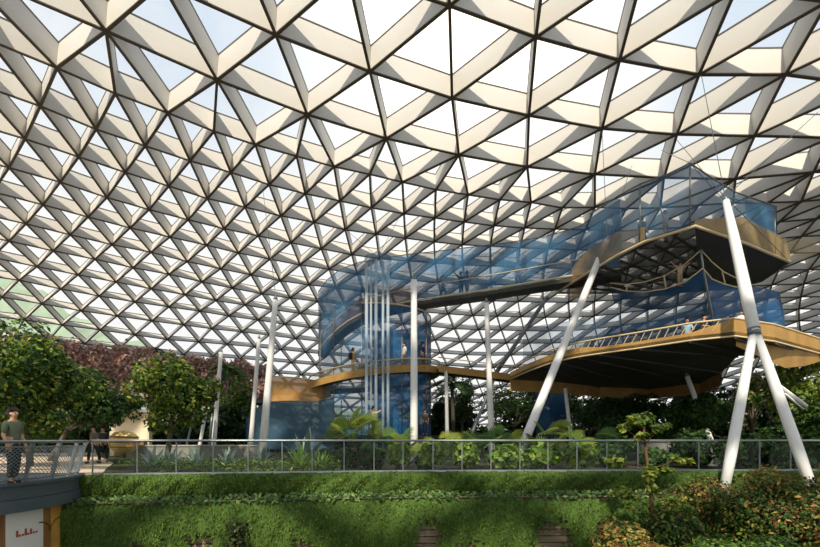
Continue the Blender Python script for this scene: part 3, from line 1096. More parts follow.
sheet([low1, [(614, 303, 27.8), (630, 307, 27.5), (648, 310, 27), (667, 309, 26.6), (688, 301, 26.2), (706, 285, 25.6)]], 'net_band', 'bluedeep')
sheet([[(614, 303, 27.8), (630, 307, 27.5), (648, 310, 27), (667, 309, 26.6), (688, 301, 26.2), (706, 285, 25.6)],
       [(560, 356, 31), (590, 354, 29), (620, 352, 28), (655, 352, 27), (690, 352, 26.4), (717, 352, 25.8)]], 'net_slope', 'bluepale')
sheet([[(703, 268, 25.5), (712, 279, 25.6), (724, 284, 25.8), (736, 287, 26), (750, 286, 26.3), (768, 289, 26.6), (779, 292, 27)],
       [(708, 305, 25.5), (720, 308, 25.7), (732, 309, 25.9), (744, 309, 26.1), (756, 309, 26.4), (772, 310, 26.7), (784, 312, 27)],
       [(717, 352, 25.6), (728, 352, 25.8), (740, 353, 26), (752, 354, 26.2), (764, 355, 26.4), (776, 356, 26.8), (789, 357, 27.2)]], 'net_wall', 'bluedeep')
sheet([[(612, 326, 28.5), (650, 322, 28), (690, 310, 27), (713, 296, 26)], [(590, 356, 28.5), (640, 352, 28), (690, 352, 27), (720, 352, 26)]], 'net_low', 'bluedeep')
ropes([[at(779, 292, 27), at(789, 357, 27.2)]], 0.04, 'rope', 'cable', hn)

# ---- lower platform on the right
LZ = 5.3
lpf = thing('lower_platform', 'large low slung platform with tan rim and dark underside on the right', 'platform', atz(735, 338, LZ))
nr = [(510, 379.5), (530, 371), (545, 365.5), (560, 361), (580, 357), (600, 354), (640, 348.5), (690, 341), (735, 336.5), (775, 342), (820, 354), (880, 366)]
fr = [(870, 378), (800, 366), (760, 356), (738, 356), (722, 372), (700, 383), (650, 389), (600, 387), (558, 382)]


def lz(px, py):
    return atz(px, py, LZ)


NR = [lz(*p) for p in nr]
FRr = [lz(*p) for p in fr]
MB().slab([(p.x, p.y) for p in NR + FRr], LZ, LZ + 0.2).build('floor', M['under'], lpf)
MB().wall(NR, [p + Vector((0, 0, 0.5 if k < 5 else 0.34 if k < 8 else 0.75)) for k, p in enumerate(NR)]).build('rim', M['tan'], lpf)
MB().wall([p + Vector((0, 0, -0.8)) for p in FRr[4:] + [NR[0]]], [p + Vector((0, 0, 0.15)) for p in FRr[4:] + [NR[0]]]).build('back_rim', M['tan'], lpf)
ropes([[p + Vector((0, 0, 0.75)) for p in NR]], 0.04, 'handrail', 'tanpale', lpf)
ropes([[p + Vector((0, 0, 0.02)) for p in NR]], 0.04, 'edge_tube', 'tanpale', lpf)
bl = MB()
for k in range(3, 8):
    a, b = NR[k], NR[k + 1]
    m_ = max(2, int((b - a).length / 0.32))
    for q in range(m_):
        p = a + (b - a) * (q / m_)
        bl.bar(p + Vector((0, 0, 0.3)), p + (b - a) / m_ * 0.7 + Vector((0, 0, 0.75)), 0.03, 0.03, Vector((0, 1, 0)))
bl.build('baluster', M['tanpale'], lpf)
rb = MB()
for k in range(2, 11):
    a = NR[k]
    b = FRr[min(8, max(0, 9 - k))]
    rb.bar(a + Vector((0, 0, -0.09)), b + Vector((0, 0, -0.09)), 0.05, 0.08)
rb.build('joist', mat('joist_grey', (70, 74, 74), 0.5), lpf)
MB().wall([at(736, 346, 20.3), at(760, 357, 21), at(785, 368, 22), at(805, 366, 23), at(825, 360, 24), at(870, 372, 25)], [at(736, 337, 20.1), at(760, 339.5, 20.8), at(785, 344, 21.6), at(805, 349, 22.6), at(825, 355, 23.8), at(870, 363, 25)]).build('apron', M['tan'], lpf, True)
MB().wall([at(523, 372, 36), at(560, 366, 35), at(605, 360, 34)], [at(523, 328, 36), at(560, 322, 35), at(605, 318, 34)]).build('net_screen', netmat('grey_blue_net', (84, 112, 138), 0.5, 0.15), lpf)
MB().wall([gx(536, 38, 0.0), gx(550, 37.5, 0.0), gx(566, 38, 0.0)], [at(536, 386, 38), at(550, 386, 37.5), at(566, 386, 38)]).build('net_shaft', M['bluedeep'], lpf)

# ---- thin suspension cables up to the roof
def cable(label, p, q, r=0.018):
    o = MB().tube([p, q], r, 5).build('cable', M['cable'])
    tag(o, label, 'cable', 'thin suspension cables')


def roofpt(px, py):
    h = roof_hit(px, py)
    return Vector(h)


mt = T_ + (T_ - J).normalized() * 0.2
cable('thin cable from the forked mast top going straight up to the roof', mt, roofpt(701, 73))
cable('thin cable from the forked mast top to the roof on its left', mt, roofpt(676, 139))
cable('thin cable from the forked mast top slanting right to the roof', mt, roofpt(818, 112))
cable('thin cable from the forked mast top down to the canopy corner', mt, at(777, 207, 24.6))
cable('thin cable from the forked mast top down to the right tip of the upper platform', mt, atz(790, 262, UZ))
pt = at(607, 239, 26.5)
cable('thin cable from the big leaning mast up to the roof, left of its twin', pt, roofpt(602, 129))
cable('thin cable from the big leaning mast up to the roof, right of its twin', pt, roofpt(632, 165))
cable('thin cable from the tall leaning pole left of the tower to the roof', at(276, 299, 26), roofpt(263, 190))
cable('thin cable from the tower cap to the roof on its right', at(378, 257, 30.2), roofpt(401, 214))
cable('thin cable from the tower cap to the roof on its left', at(378, 257, 30.2), roofpt(345, 229))
cable('thin cable from the canopy peak left to the roof', hi[4], roofpt(661, 150))
cable('thin cable from the canopy peak right to the roof', hi[4], roofpt(728, 205))
# ------------------------------------------------------------------ plants
def limb(a, b, r0, r1, n=6, wob=0.06):
    a, b = Vector(a), Vector(b)
    L = (b - a).length
    pts, rr = [], []
    for k in range(n + 1):
        t = k / n
        o = Vector((random.uniform(-1, 1), random.uniform(-1, 1), 0)) * wob * L * 0.3 if 0 < k < n else Vector()
        pts.append(a + (b - a) * t + o)
        rr.append(r0 + (r1 - r0) * t)
    return pts, rr


def tree(label, base, crown, rad, n, cols, k=16, size=(0.14, 0.30), group='background trees', bark='barkgrey', tr=0.14, name='tree', cr=0.34, aspect=0.55):
    base = Vector(base)
    crown = Vector(crown)
    r = thing(name, label, 'tree', base, group)
    P, N, cc = clumps(crown, rad, k, n, cr)
    P[:, 2] = np.maximum(P[:, 2], base.z + 0.15)
    tb_ = MB()
    fork = base + (crown - base) * 0.55
    fork.z = max(fork.z, base.z + 0.4)
    p_, r_ = limb(base, fork, tr, tr * 0.75)
    tb_.tube(p_, r_, 10)
    trk = tb_.build('trunk', M[bark], r, True)
    br_ = MB()
    for q in range(min(8, k)):
        e_ = Vector(cc[q])
        p_, r_ = limb(fork - Vector((0, 0, 0.1)), e_, tr * 0.55, tr * 0.12)
        br_.tube(p_, r_, 7)
    br_.build('branch', M[bark], trk, True)
    tag(leaves('foliage', P, N, rng.uniform(size[0], size[1], n), pal(cols, n, 0.22), aspect, r), kind='stuff')
    return r


def ptree(label, px, py, rpx, rpy, Y, n, cols, ry=None, trunk_px=None, **kw):
    c = at(px, py, Y)
    rx, rz = rpx * Y / F, rpy * Y / F
    return tree(label, gx(trunk_px or px, Y), c, (rx, ry or rx * 0.8, rz), n, cols, **kw)


LT = [(52, 84, 36), (70, 104, 42), (98, 128, 48), (150, 160, 62), (44, 74, 36)]
ptree('big leafy tree at the left edge behind the curved balcony', 26, 381, 66, 56, 20, 11000, LT, trunk_px=30, k=46, group='trees beside the path')
ptree('dark round tree behind the path, right of the big left tree', 84, 400, 40, 36, 25, 5600, DARKG, trunk_px=50, k=26, group='trees beside the path')
ptree('spreading light green tree right of the kiosk, with a grey trunk', 176, 396, 46, 40, 23, 7600, LT + YELG[:2], trunk_px=166, k=34, group='trees beside the path')
ptree('small dark tree in front of the arched screen', 121, 405, 26, 20, 33, 2600, DARKG, k=14)
ptree('dark tree behind the slim pale pole on the left', 238, 402, 24, 34, 35, 2000, DARKG + MIDG, k=14)
ptree('dark green tree behind the lower bridge, right of the blue tower', 462, 400, 22, 30, 41, 2000, DARKG, k=14)
ptree('dark broad tree left of the big leaning mast, under the platform tip', 515, 404, 34, 28, 43, 3000, DARKG, k=18, ry=3)
ptree('dark tree under the left part of the lower platform', 590, 415, 34, 26, 38, 2600, DARKG, k=16, ry=3)
ptree('dark dense tree under the middle of the lower platform', 640, 412, 38, 26, 36, 3000, DARKG + [(58, 92, 46)], k=18, ry=3)
ptree('wide bright tree left of the forked mast, behind the railing', 692, 418, 38, 26, 27, 3400, DARKG + [(70, 110, 54)], k=18, ry=2.2)
ptree('light green tree between the two legs of the forked mast', 752, 398, 26, 34, 29, 2600, MIDG + FLOW[:1], k=16, ry=2)
ptree('leafy yellow green tree right of the forked mast below the tan rim', 792, 385, 30, 36, 25, 3400, MIDG + YELG, k=20, ry=2)
ptree('dark tree at the far right edge behind the mast brace', 822, 420, 28, 42, 23, 2800, DARKG + MIDG, k=18, ry=2)
ptree('far dark tree behind the brown apron', 300, 418, 44, 22, 42, 1800, DARKG, k=14, ry=2.5)
ptree('far dark tree peeking left of the blue bowl', 262, 405, 16, 22, 44, 1200, DARKG, k=10)

for px, py, rx, ry_, Y, lb in ((-10, 420, 46, 24, 31, 'dark backdrop bush behind the trees at the left edge'),
                               (70, 424, 38, 20, 33, 'dark backdrop bush behind the walking pair on the path'),
                               (215, 425, 42, 20, 34, 'dark backdrop bush behind the slim pale pole'),
                               (455, 420, 34, 26, 45, 'dark backdrop bush behind the bridge, right of the tower'),
                               (540, 414, 46, 30, 47, 'dark backdrop bush behind the big leaning mast'),
                               (615, 412, 46, 30, 46, 'dark backdrop bush behind the left half of the lower platform'),
                               (700, 412, 46, 32, 44, 'dark backdrop bush behind the right half of the lower platform'),
                               (780, 405, 46, 40, 40, 'dark backdrop bush behind the forked mast')):
    ptree(lb, px, py, rx, ry_, Y, 3000, [(40, 66, 36), (50, 78, 40), (36, 58, 34)], k=26, ry=2.0, size=(0.35, 0.7), group='backdrop bushes')

# long dark hedge at the foot of the roof
hp_ = [(-60, 40), (60, 42), (200, 45), (330, 47), (470, 50), (600, 49), (700, 46), (780, 41), (850, 36)]
hr = thing('back_hedge', 'long dark unclipped hedge running along the foot of the roof at the very back', 'hedge', gx(470, 50))
hm_ = MB()
for (xa, ya), (xb, yb) in zip(hp_[:-1], hp_[1:]):
    hm_.bar(gx(xa, ya), gx(xb, yb), 0.8, 2.1)
hm_.build('woody_core', mat('hedge_core', (40, 50, 30), 0.95, noise=0.3), hr)
n = 9000
P = np.zeros((n, 3)); N = np.zeros((n, 3))
for k in range(n):
    px = random.uniform(-60, 850)
    Y = float(np.interp(px, [q[0] for q in hp_], [q[1] for q in hp_]))
    P[k] = gx(px, Y - 0.45 + random.gauss(0, 0.15), random.uniform(0.05, 2.5 + 0.35 * math.sin(px * 0.13) + 0.25 * math.sin(px * 0.41)))
    N[k] = (random.gauss(0, 0.5), -0.8, 0.5 + random.gauss(0, 0.4))
tag(leaves('foliage', P, N, rng.uniform(0.3, 0.6, n), pal(DARKG, n, 0.2), 0.6, hr), kind='stuff')


# ---- shrubs
def shrub(label, px, py, rpx, rpy, Y, n, cols, size=(0.12, 0.26), zbase=0.0, group=None, name='shrub', ry=None, aspect=0.6, k=12):
    c = at(px, py, Y)
    r = thing(name, label, 'shrub', (c.x, c.y, zbase), group)
    rx, rz = rpx * Y / F, rpy * Y / F
    P, N, cc = clumps(c, (rx, ry or rx * 0.7, rz), k, n, 0.5)
    P[:, 2] = np.maximum(P[:, 2], zbase + 0.04)
    st = MB()
    for q in range(min(9, k)):
        p_, r_ = limb(Vector((c.x + random.uniform(-.12, .12), c.y + random.uniform(-.12, .12), zbase)), Vector(cc[q]), 0.03, 0.01, 4)
        st.tube(p_, r_, 5)
    st.build('stem', M['bark'], r, True)
    tag(leaves('foliage', P, N, rng.uniform(size[0], size[1], n), pal(cols, n, 0.2), aspect, r), kind='stuff')
    return r


BR = [(118, 150, 56), (140, 166, 66), (96, 130, 52), (166, 184, 92)]
for px, py, rp, Y, lb in ((398, 455, 17, 17.6, 'bright broad-leaved shrub behind the glass, below the upright white pole'),
                          (430, 456, 17, 17.9, 'bright broad-leaved shrub behind the glass, just right of the upright white pole'),
                          (464, 455, 18, 17.7, 'bright broad-leaved shrub behind the glass, below the second fan palm from the upright pole'),
                          (505, 456, 19, 17.8, 'bright broad-leaved shrub behind the glass, left of the foot of the big leaning mast'),
                          (545, 455, 19, 17.7, 'bright broad-leaved shrub behind the glass, at the foot of the big leaning mast'),
                          (580, 457, 17, 17.9, 'bright broad-leaved shrub behind the glass, right of the big leaning mast')):
    shrub(lb, px, py, rp, 14, Y, 620, BR, (0.16, 0.34), group='bright shrubs behind the glass', aspect=0.75)
for px, py, rp, rq, Y, lb in ((612, 452, 22, 18, 19.5, 'dark shrub behind the railing left of the slender sapling'),
                              (655, 458, 20, 14, 18.2, 'dark low shrub behind the railing right of the slender sapling'),
                              (690, 447, 26, 22, 19.5, 'dark full shrub behind the railing left of the forked mast'),
                              (738, 450, 24, 22, 19.0, 'dark shrub behind the railing behind the left mast leg'),
                              (775, 447, 24, 26, 18.6, 'mid green shrub behind the railing between the mast legs'),
                              (815, 450, 24, 26, 18.4, 'mid green shrub behind the railing at the right edge'),
                              (335, 456, 20, 12, 18.6, 'low dark shrub behind the glass left of the big yellow fan palm'),
                              (372, 457, 15, 12, 18.4, 'low dark shrub behind the glass below the person with raised arms')):
    shrub(lb, px, py, rp, rq, Y, 1100, DARKG + [(86, 120, 54)], (0.12, 0.28), group='dark shrubs behind the railing')

# croton and mixed bushes in the right foreground, rooted on the lower ground
for px, py, rx, ry_, Y, lb, cl in ((617, 541, 30, 22, 11.6, 'yellow and green mottled bush at the bottom left of the slender sapling', CROT + [(186, 176, 90)]),
                                   (668, 528, 34, 34, 13.0, 'dark leafy bush right behind the slender sapling trunk', DARKG + CROT[:3]),
                                   (702, 500, 36, 26, 14.4, 'red and gold croton bush at the foot of the left mast leg', CROT + DARKG[:3]),
                                   (745, 525, 38, 40, 13.2, 'large mixed green bush below the forked mast', DARKG + MIDG + CROT[2:4]),
                                   (775, 492, 36, 30, 14.2, 'gold flecked croton bush between the mast legs', CROT + MIDG[:2]),
                                   (800, 522, 34, 42, 12.6, 'tall croton bush with red patches at the right edge', CROT + DARKG),
                                   (722, 552, 32, 18, 10.8, 'narrow-leaved green bush at the bottom, under the left mast leg', MIDG),
                                   (655, 556, 24, 16, 10.8, 'small tan and green bush at the bottom, right of the sapling', CROT),
                                   (775, 556, 36, 20, 10.6, 'dark bush at the bottom right corner', DARKG + MIDG),
                                   (838, 500, 34, 46, 13.4, 'tall dark croton bush running out of the right edge', CROT + DARKG)):
    shrub(lb, px, py, rx, ry_, Y, 4000, cl, (0.07, 0.16), zbase=-4.2, group='foreground bushes', ry=0.9, k=20, name='croton_bush', aspect=0.55)
shrub('small dark bush in front of the lower green wall, left of centre', 238, 532, 14, 17, 13.6, 420, [(60, 74, 40), (84, 92, 52), (48, 60, 34)], (0.10, 0.2), zbase=-4.2, ry=0.35)

# slender sapling
sp = thing('sapling', 'slender sapling with a thin brown trunk and airy leaf tufts in the right foreground', 'tree', gx(660, 13.2, -4.2))
spts = [gx(660, 13.2, -4.2), at(656, 547, 13.2), at(653, 520, 13.2), at(651, 495, 13.2), at(648, 470, 13.2), at(645, 445, 13.2), at(643, 418, 13.2)]
MB().tube(spts, [0.075, 0.068, 0.062, 0.055, 0.045, 0.035, 0.018], 9).build('trunk', M['bark'], sp, True)
tufts = [(642, 420, 14, 9, 130), (660, 427, 10, 6, 70), (625, 428, 9, 6, 50), (643, 437, 9, 5, 60), (648, 473, 12, 9, 120), (612, 462, 14, 8, 60), (682, 458, 16, 7, 80),
         (668, 470, 10, 6, 50), (625, 492, 14, 7, 100), (672, 500, 14, 8, 90), (655, 488, 9, 5, 50), (690, 508, 10, 6, 50), (630, 505, 9, 5, 40)]
sb_ = MB()
PP, NN_ = [], []
for tx, ty, rx, ry_, n in tufts:
    c = at(tx, ty, 13.2 + random.uniform(-0.4, 0.4))
    q = min(spts[1:], key=lambda s: abs(s.z - (c.z - 0.25)))
    p_, r_ = limb(q, c, 0.02, 0.008, 4, 0.1)
    sb_.tube(p_, r_, 5)
    P, N, _ = clumps(c, (rx * 13.2 / F, rx * 11 / F, ry_ * 13.2 / F), 4, n, 0.5)
    PP.append(P); NN_.append(N + np.array([0, -0.4, 0.5]))
sb_.build('branch', M['bark'], sp, True)
PP = np.vstack(PP); NN_ = np.vstack(NN_)
tag(leaves('foliage', PP, NN_, rng.uniform(0.13, 0.26, len(PP)), pal(YELG + MIDG, len(PP), 0.2), 0.6, sp), kind='stuff')


# ---- fan palms along the railing
def fan_leaf(mb, cols, c, nrm, up, R, nb=19, spread=1.75):
    """one pleated fan leaf: blades radiating from c in the plane of nrm"""
    nrm = nrm.normalized()
    up = (up - nrm * up.dot(nrm)).normalized()
    sd = nrm.cross(up)
    for k in range(nb):
        a = -spread + 2 * spread * k / (nb - 1)
        d = up * math.cos(a) + sd * math.sin(a)
        t = sd * math.cos(a) - up * math.sin(a)
        w = R * spread / nb * 0.62
        L = R * (0.85 + 0.15 * math.cos(a)) * random.uniform(0.92, 1.05)
        m1, m2 = c + d * L * 0.7 + t * w * 0.85, c + d * L * 0.7 - t * w * 0.85
        tip = c + d * L - nrm * L * 0.14
        mid = c + d * L * 0.7 + nrm * w * 0.4
        mb.add([c, m1, tip, mid], [(0, 1, 2, 3)])
        mb.add([c, mid, tip, m2], [(0, 1, 2, 3)])


def colored(o, col_fn):
    me = o.data
    ca = me.color_attributes.new('Col', 'FLOAT_COLOR', 'CORNER')
    arr = np.ones((len(me.loops), 4))
    for p in me.polygons:
        arr[p.loop_start:p.loop_start + p.loop_total, :3] = col_fn(p.index)
    ca.data.foreach_set('color', arr.ravel())


def fan_palm(label, px, Y, h, R, nl, cols, trunk_h=0.0):
    base = gx(px, Y)
    r = thing('fan_palm', label, 'palm', base, 'fan palms behind the railing')
    crown = base + Vector((0, 0, trunk_h + 0.1))
    if trunk_h > 0:
        MB().tube([base, base + Vector((0, 0, trunk_h * 0.5)), base + Vector((0, 0, trunk_h + 0.1))], [0.15, 0.10, 0.12], 10).build('trunk', M['bark'], r, True)
    cs = pal(cols, nl, 0.18)
    for k in range(nl):
        a = 2.4 * k + random.uniform(-.3, .3)
        el = random.uniform(0.45, 1.4)
        L = (h - trunk_h) * random.uniform(0.55, 0.9)
        d = Vector((math.cos(a) * math.cos(el), math.sin(a) * math.cos(el), math.sin(el)))
        e = crown + d * L
        nrm = Vector((-math.cos(a) * 0.55, -math.sin(a) * 0.55, 0.55)) + Vector((random.gauss(0, .3), -0.45, 0))
        lf = MB()
        fan_leaf(lf, None, e, nrm, d + Vector((0, 0, 0.6)), R * random.uniform(0.8, 1.15))
        o = lf.build('fan_leaf', M['leaf'], r)
        colored(o, lambda i: cs[k])
        MB().tube([crown, crown + d * L * 0.5 + Vector((0, 0, 0.05)), e], [0.016, 0.012, 0.01], 5).build('stalk', M['turf'], o, True)


FP = [(134, 150, 52), (104, 128, 46), (150, 160, 64), (84, 112, 44)]
FG = [(78, 114, 48), (62, 96, 42), (98, 130, 56)]
fan_palm('large yellow-green fan palm with a short brown trunk beside the person with raised arms', 354, 18.8, 2.2, 0.62, 20, FP, 0.7)
fan_palm('dark green fan palm between the person with raised arms and the upright white pole', 391, 19.2, 1.55, 0.55, 14, FG)
fan_palm('small yellow-green fan palm just right of the upright white pole', 440, 19.0, 1.45, 0.5, 11, FP)
fan_palm('bright fan palm below the short thin post, second from the upright pole', 462, 19.6, 1.4, 0.48, 10, FP + FG)
fan_palm('green fan palm at the foot of the white pole right of the bridge', 491, 18.9, 1.6, 0.58, 14, FG + FP[:1])
fan_palm('yellow fan palm just right of the foot of the big leaning mast', 553, 18.7, 1.8, 0.55, 14, FP)
fan_palm('low pale fan palm left of the upright white pole, close to the handrail', 408, 18.4, 1.25, 0.42, 8, FP)
fan_palm('dim fan palm left of the slender sapling behind the railing', 604, 20.4, 1.7, 0.5, 12, FG)


# ---- agaves and strap-leaved rosettes
def rosette(label, px, Y, R, n, cols, name='agave', group='agaves behind the glass', z0=0.0):
    base = gx(px, Y, z0)
    r = thing(name, label, 'plant', base, group)
    mb, own = MB(), []
    for k in range(n):
        a = 2.4 * k
        el = 0.35 + 1.1 * (k / n)
        d = Vector((math.cos(a) * math.cos(el), math.sin(a) * math.cos(el), math.sin(el)))
        t = Vector((-math.sin(a), math.cos(a), 0))
        L = R * random.uniform(0.8, 1.1)
        w = R * 0.075
        pts = [base + Vector((0, 0, 0.03)), base + d * L * 0.35, base + d * L * 0.75 - Vector((0, 0, 0.05 * L)), base + d * L - Vector((0, 0, 0.22 * L * math.cos(el)))]
        ws = [w * 0.8, w * 1.15, w * 0.8, 0.004]
        vs = []
        for p, q in zip(pts, ws):
            vs += [p - t * q, p - Vector((0, 0, q * 0.4)), p + t * q]
        fs = []
        for i in range(3):
            fs += [(i * 3, i * 3 + 1, i * 3 + 4, i * 3 + 3), (i * 3 + 1, i * 3 + 2, i * 3 + 5, i * 3 + 4)]
        n0 = len(mb.f)
        mb.add(vs, fs)
        own += [k] * (len(mb.f) - n0)
    o = mb.build('leaf', M['leaf'], r)
    cs = pal(cols, n, 0.12)
    colored(o, lambda i: cs[own[i]])


AG = [(150, 166, 158), (128, 150, 142), (172, 184, 172), (112, 134, 124)]
AGG = [(120, 150, 70), (96, 130, 60), (150, 172, 92)]
rosette('grey-blue agave behind the second railing post from the balcony', 152, 19.4, 1.0, 22, AG)
rosette('grey-blue agave with white-edged leaves right of the second post from the balcony', 172, 19.8, 0.95, 22, AG)
rosette('grey-blue agave just left of the slim pale pole foot', 196, 19.6, 1.0, 22, AG)
rosette('grey-blue agave right of the slim pale pole foot', 228, 20.2, 0.9, 20, AG)
rosette('grey-blue agave at the foot of the two leaning white poles', 262, 20.6, 1.0, 22, AG)
rosette('green spiky rosette behind the glass below the brown apron', 299, 18.2, 1.05, 26, AGG, 'spiky_plant', 'spiky green plants behind the glass')
rosette('green spiky rosette behind the glass left of the big yellow fan palm', 322, 18.0, 0.8, 22, AGG, 'spiky_plant', 'spiky green plants behind the glass')
rosette('tall pale strap-leaved plant in front of the blue net bowl', 306, 24.0, 1.9, 12, AG, 'strap_plant', None)


# ---- feather palms standing far back
def feather_palm(label, px, py, Y, R, nf=13, cols=DARKG, trunk=True):
    c = at(px, py, Y)
    base = Vector((c.x, c.y, 0))
    r = thing('feather_palm', label, 'palm', base, 'feather palms at the back')
    MB().tube([base, base + (c - base) * 0.5 + Vector((0.1, 0, 0)), c], [0.2, 0.15, 0.13], 10).build('trunk', M['barkgrey'], r, True)
    P, N, D = [], [], []
    rk = MB()
    for k in range(nf):
        a = 2 * PI * k / nf + random.uniform(-.2, .2)
        el = random.uniform(0.1, 1.2)
        L = R * random.uniform(0.85, 1.1)
        pts = []
        for q in range(9):
            t = q / 8
            pts.append(c + Vector((math.cos(a), math.sin(a), 0)) * L * math.cos(el) * t + Vector((0, 0, L * (math.sin(el) * t - 0.75 * t * t))))
        rk.tube(pts, [0.035 - 0.003 * q for q in range(9)], 5)
        for q in range(1, 8):
            for sgn in (-1, 1):
                for u in (0, 0.33, 0.66):
                    p = pts[q] + (pts[q + 1] - pts[q]) * u
                    t = (pts[q + 1] - pts[q]).normalized()
                    sd = t.cross(Vector((0, 0, 1))).normalized() * sgn
                    dv = (sd * 0.8 + t * 0.5 - Vector((0, 0, 0.3))).normalized()
                    l = R * 0.32 * (1 - abs(q - 3.5) / 6)
                    P.append(p + dv * l / 2); D.append(dv); N.append(t.cross(sd) * sgn)
                    D[-1] = dv * 3
    rk.build('frond_stalk', M['turf'], r, True)
    n = len(P)
    tag(leaves('frond', np.array(P), np.array(N) + 1e-3, np.full(n, R * 0.3), pal(cols, n, 0.15), 0.14, r, direction=np.array(D)), kind='stuff')


feather_palm('dark feather palm behind the slim pale pole, against the bright roof', 228, 372, 37, 2.0, cols=DARKG + [(46, 90, 52)])
feather_palm('dark feather palm by the short post right of the blue tower', 452, 385, 38, 2.2, cols=DARKG)
feather_palm('dark feather palm against the roof at the back left, over the flower bank', 152, 352, 43, 1.6, cols=[(40, 84, 50), (50, 92, 56)])
# ------------------------------------------------------------------ people
def skin_mesh(name, verts, edges_, radii, material, parent, root=0, sub=1):
    me = bpy.data.meshes.new(name)
    me.from_pydata([tuple(v) for v in verts], edges_, [])
    o = bpy.data.objects.new(name, me)
    COL.objects.link(o)
    o.modifiers.new('s', 'SKIN').use_smooth_shade = True
    for i, r in enumerate(radii):
        sv = me.skin_vertices[0].data[i]
        rr = r if isinstance(r, tuple) else (r, r)
        sv.radius = rr
        sv.use_root = (i == root)
    m = o.modifiers.new('u', 'SUBSURF')
    m.levels = sub
    m.render_levels = sub
    dg = bpy.context.evaluated_depsgraph_get()
    dg.update()
    nm = bpy.data.meshes.new_from_object(o.evaluated_get(dg))
    nm.name = name
    bpy.data.objects.remove(o)
    bpy.data.meshes.remove(me)
    nm.materials.clear()
    nm.materials.append(material)
    o = bpy.data.objects.new(name, nm)
    COL.objects.link(o)
    return put(o, parent)


_mc = {}


def cmat(c, rough=0.8):
    if c not in _mc:
        _mc[c] = mat('cloth', c, rough)
    return _mc[c]


SKIN = mat('skin', (206, 158, 128), 0.55)
EYE = mat('eye_dark', (30, 24, 22), 0.3)


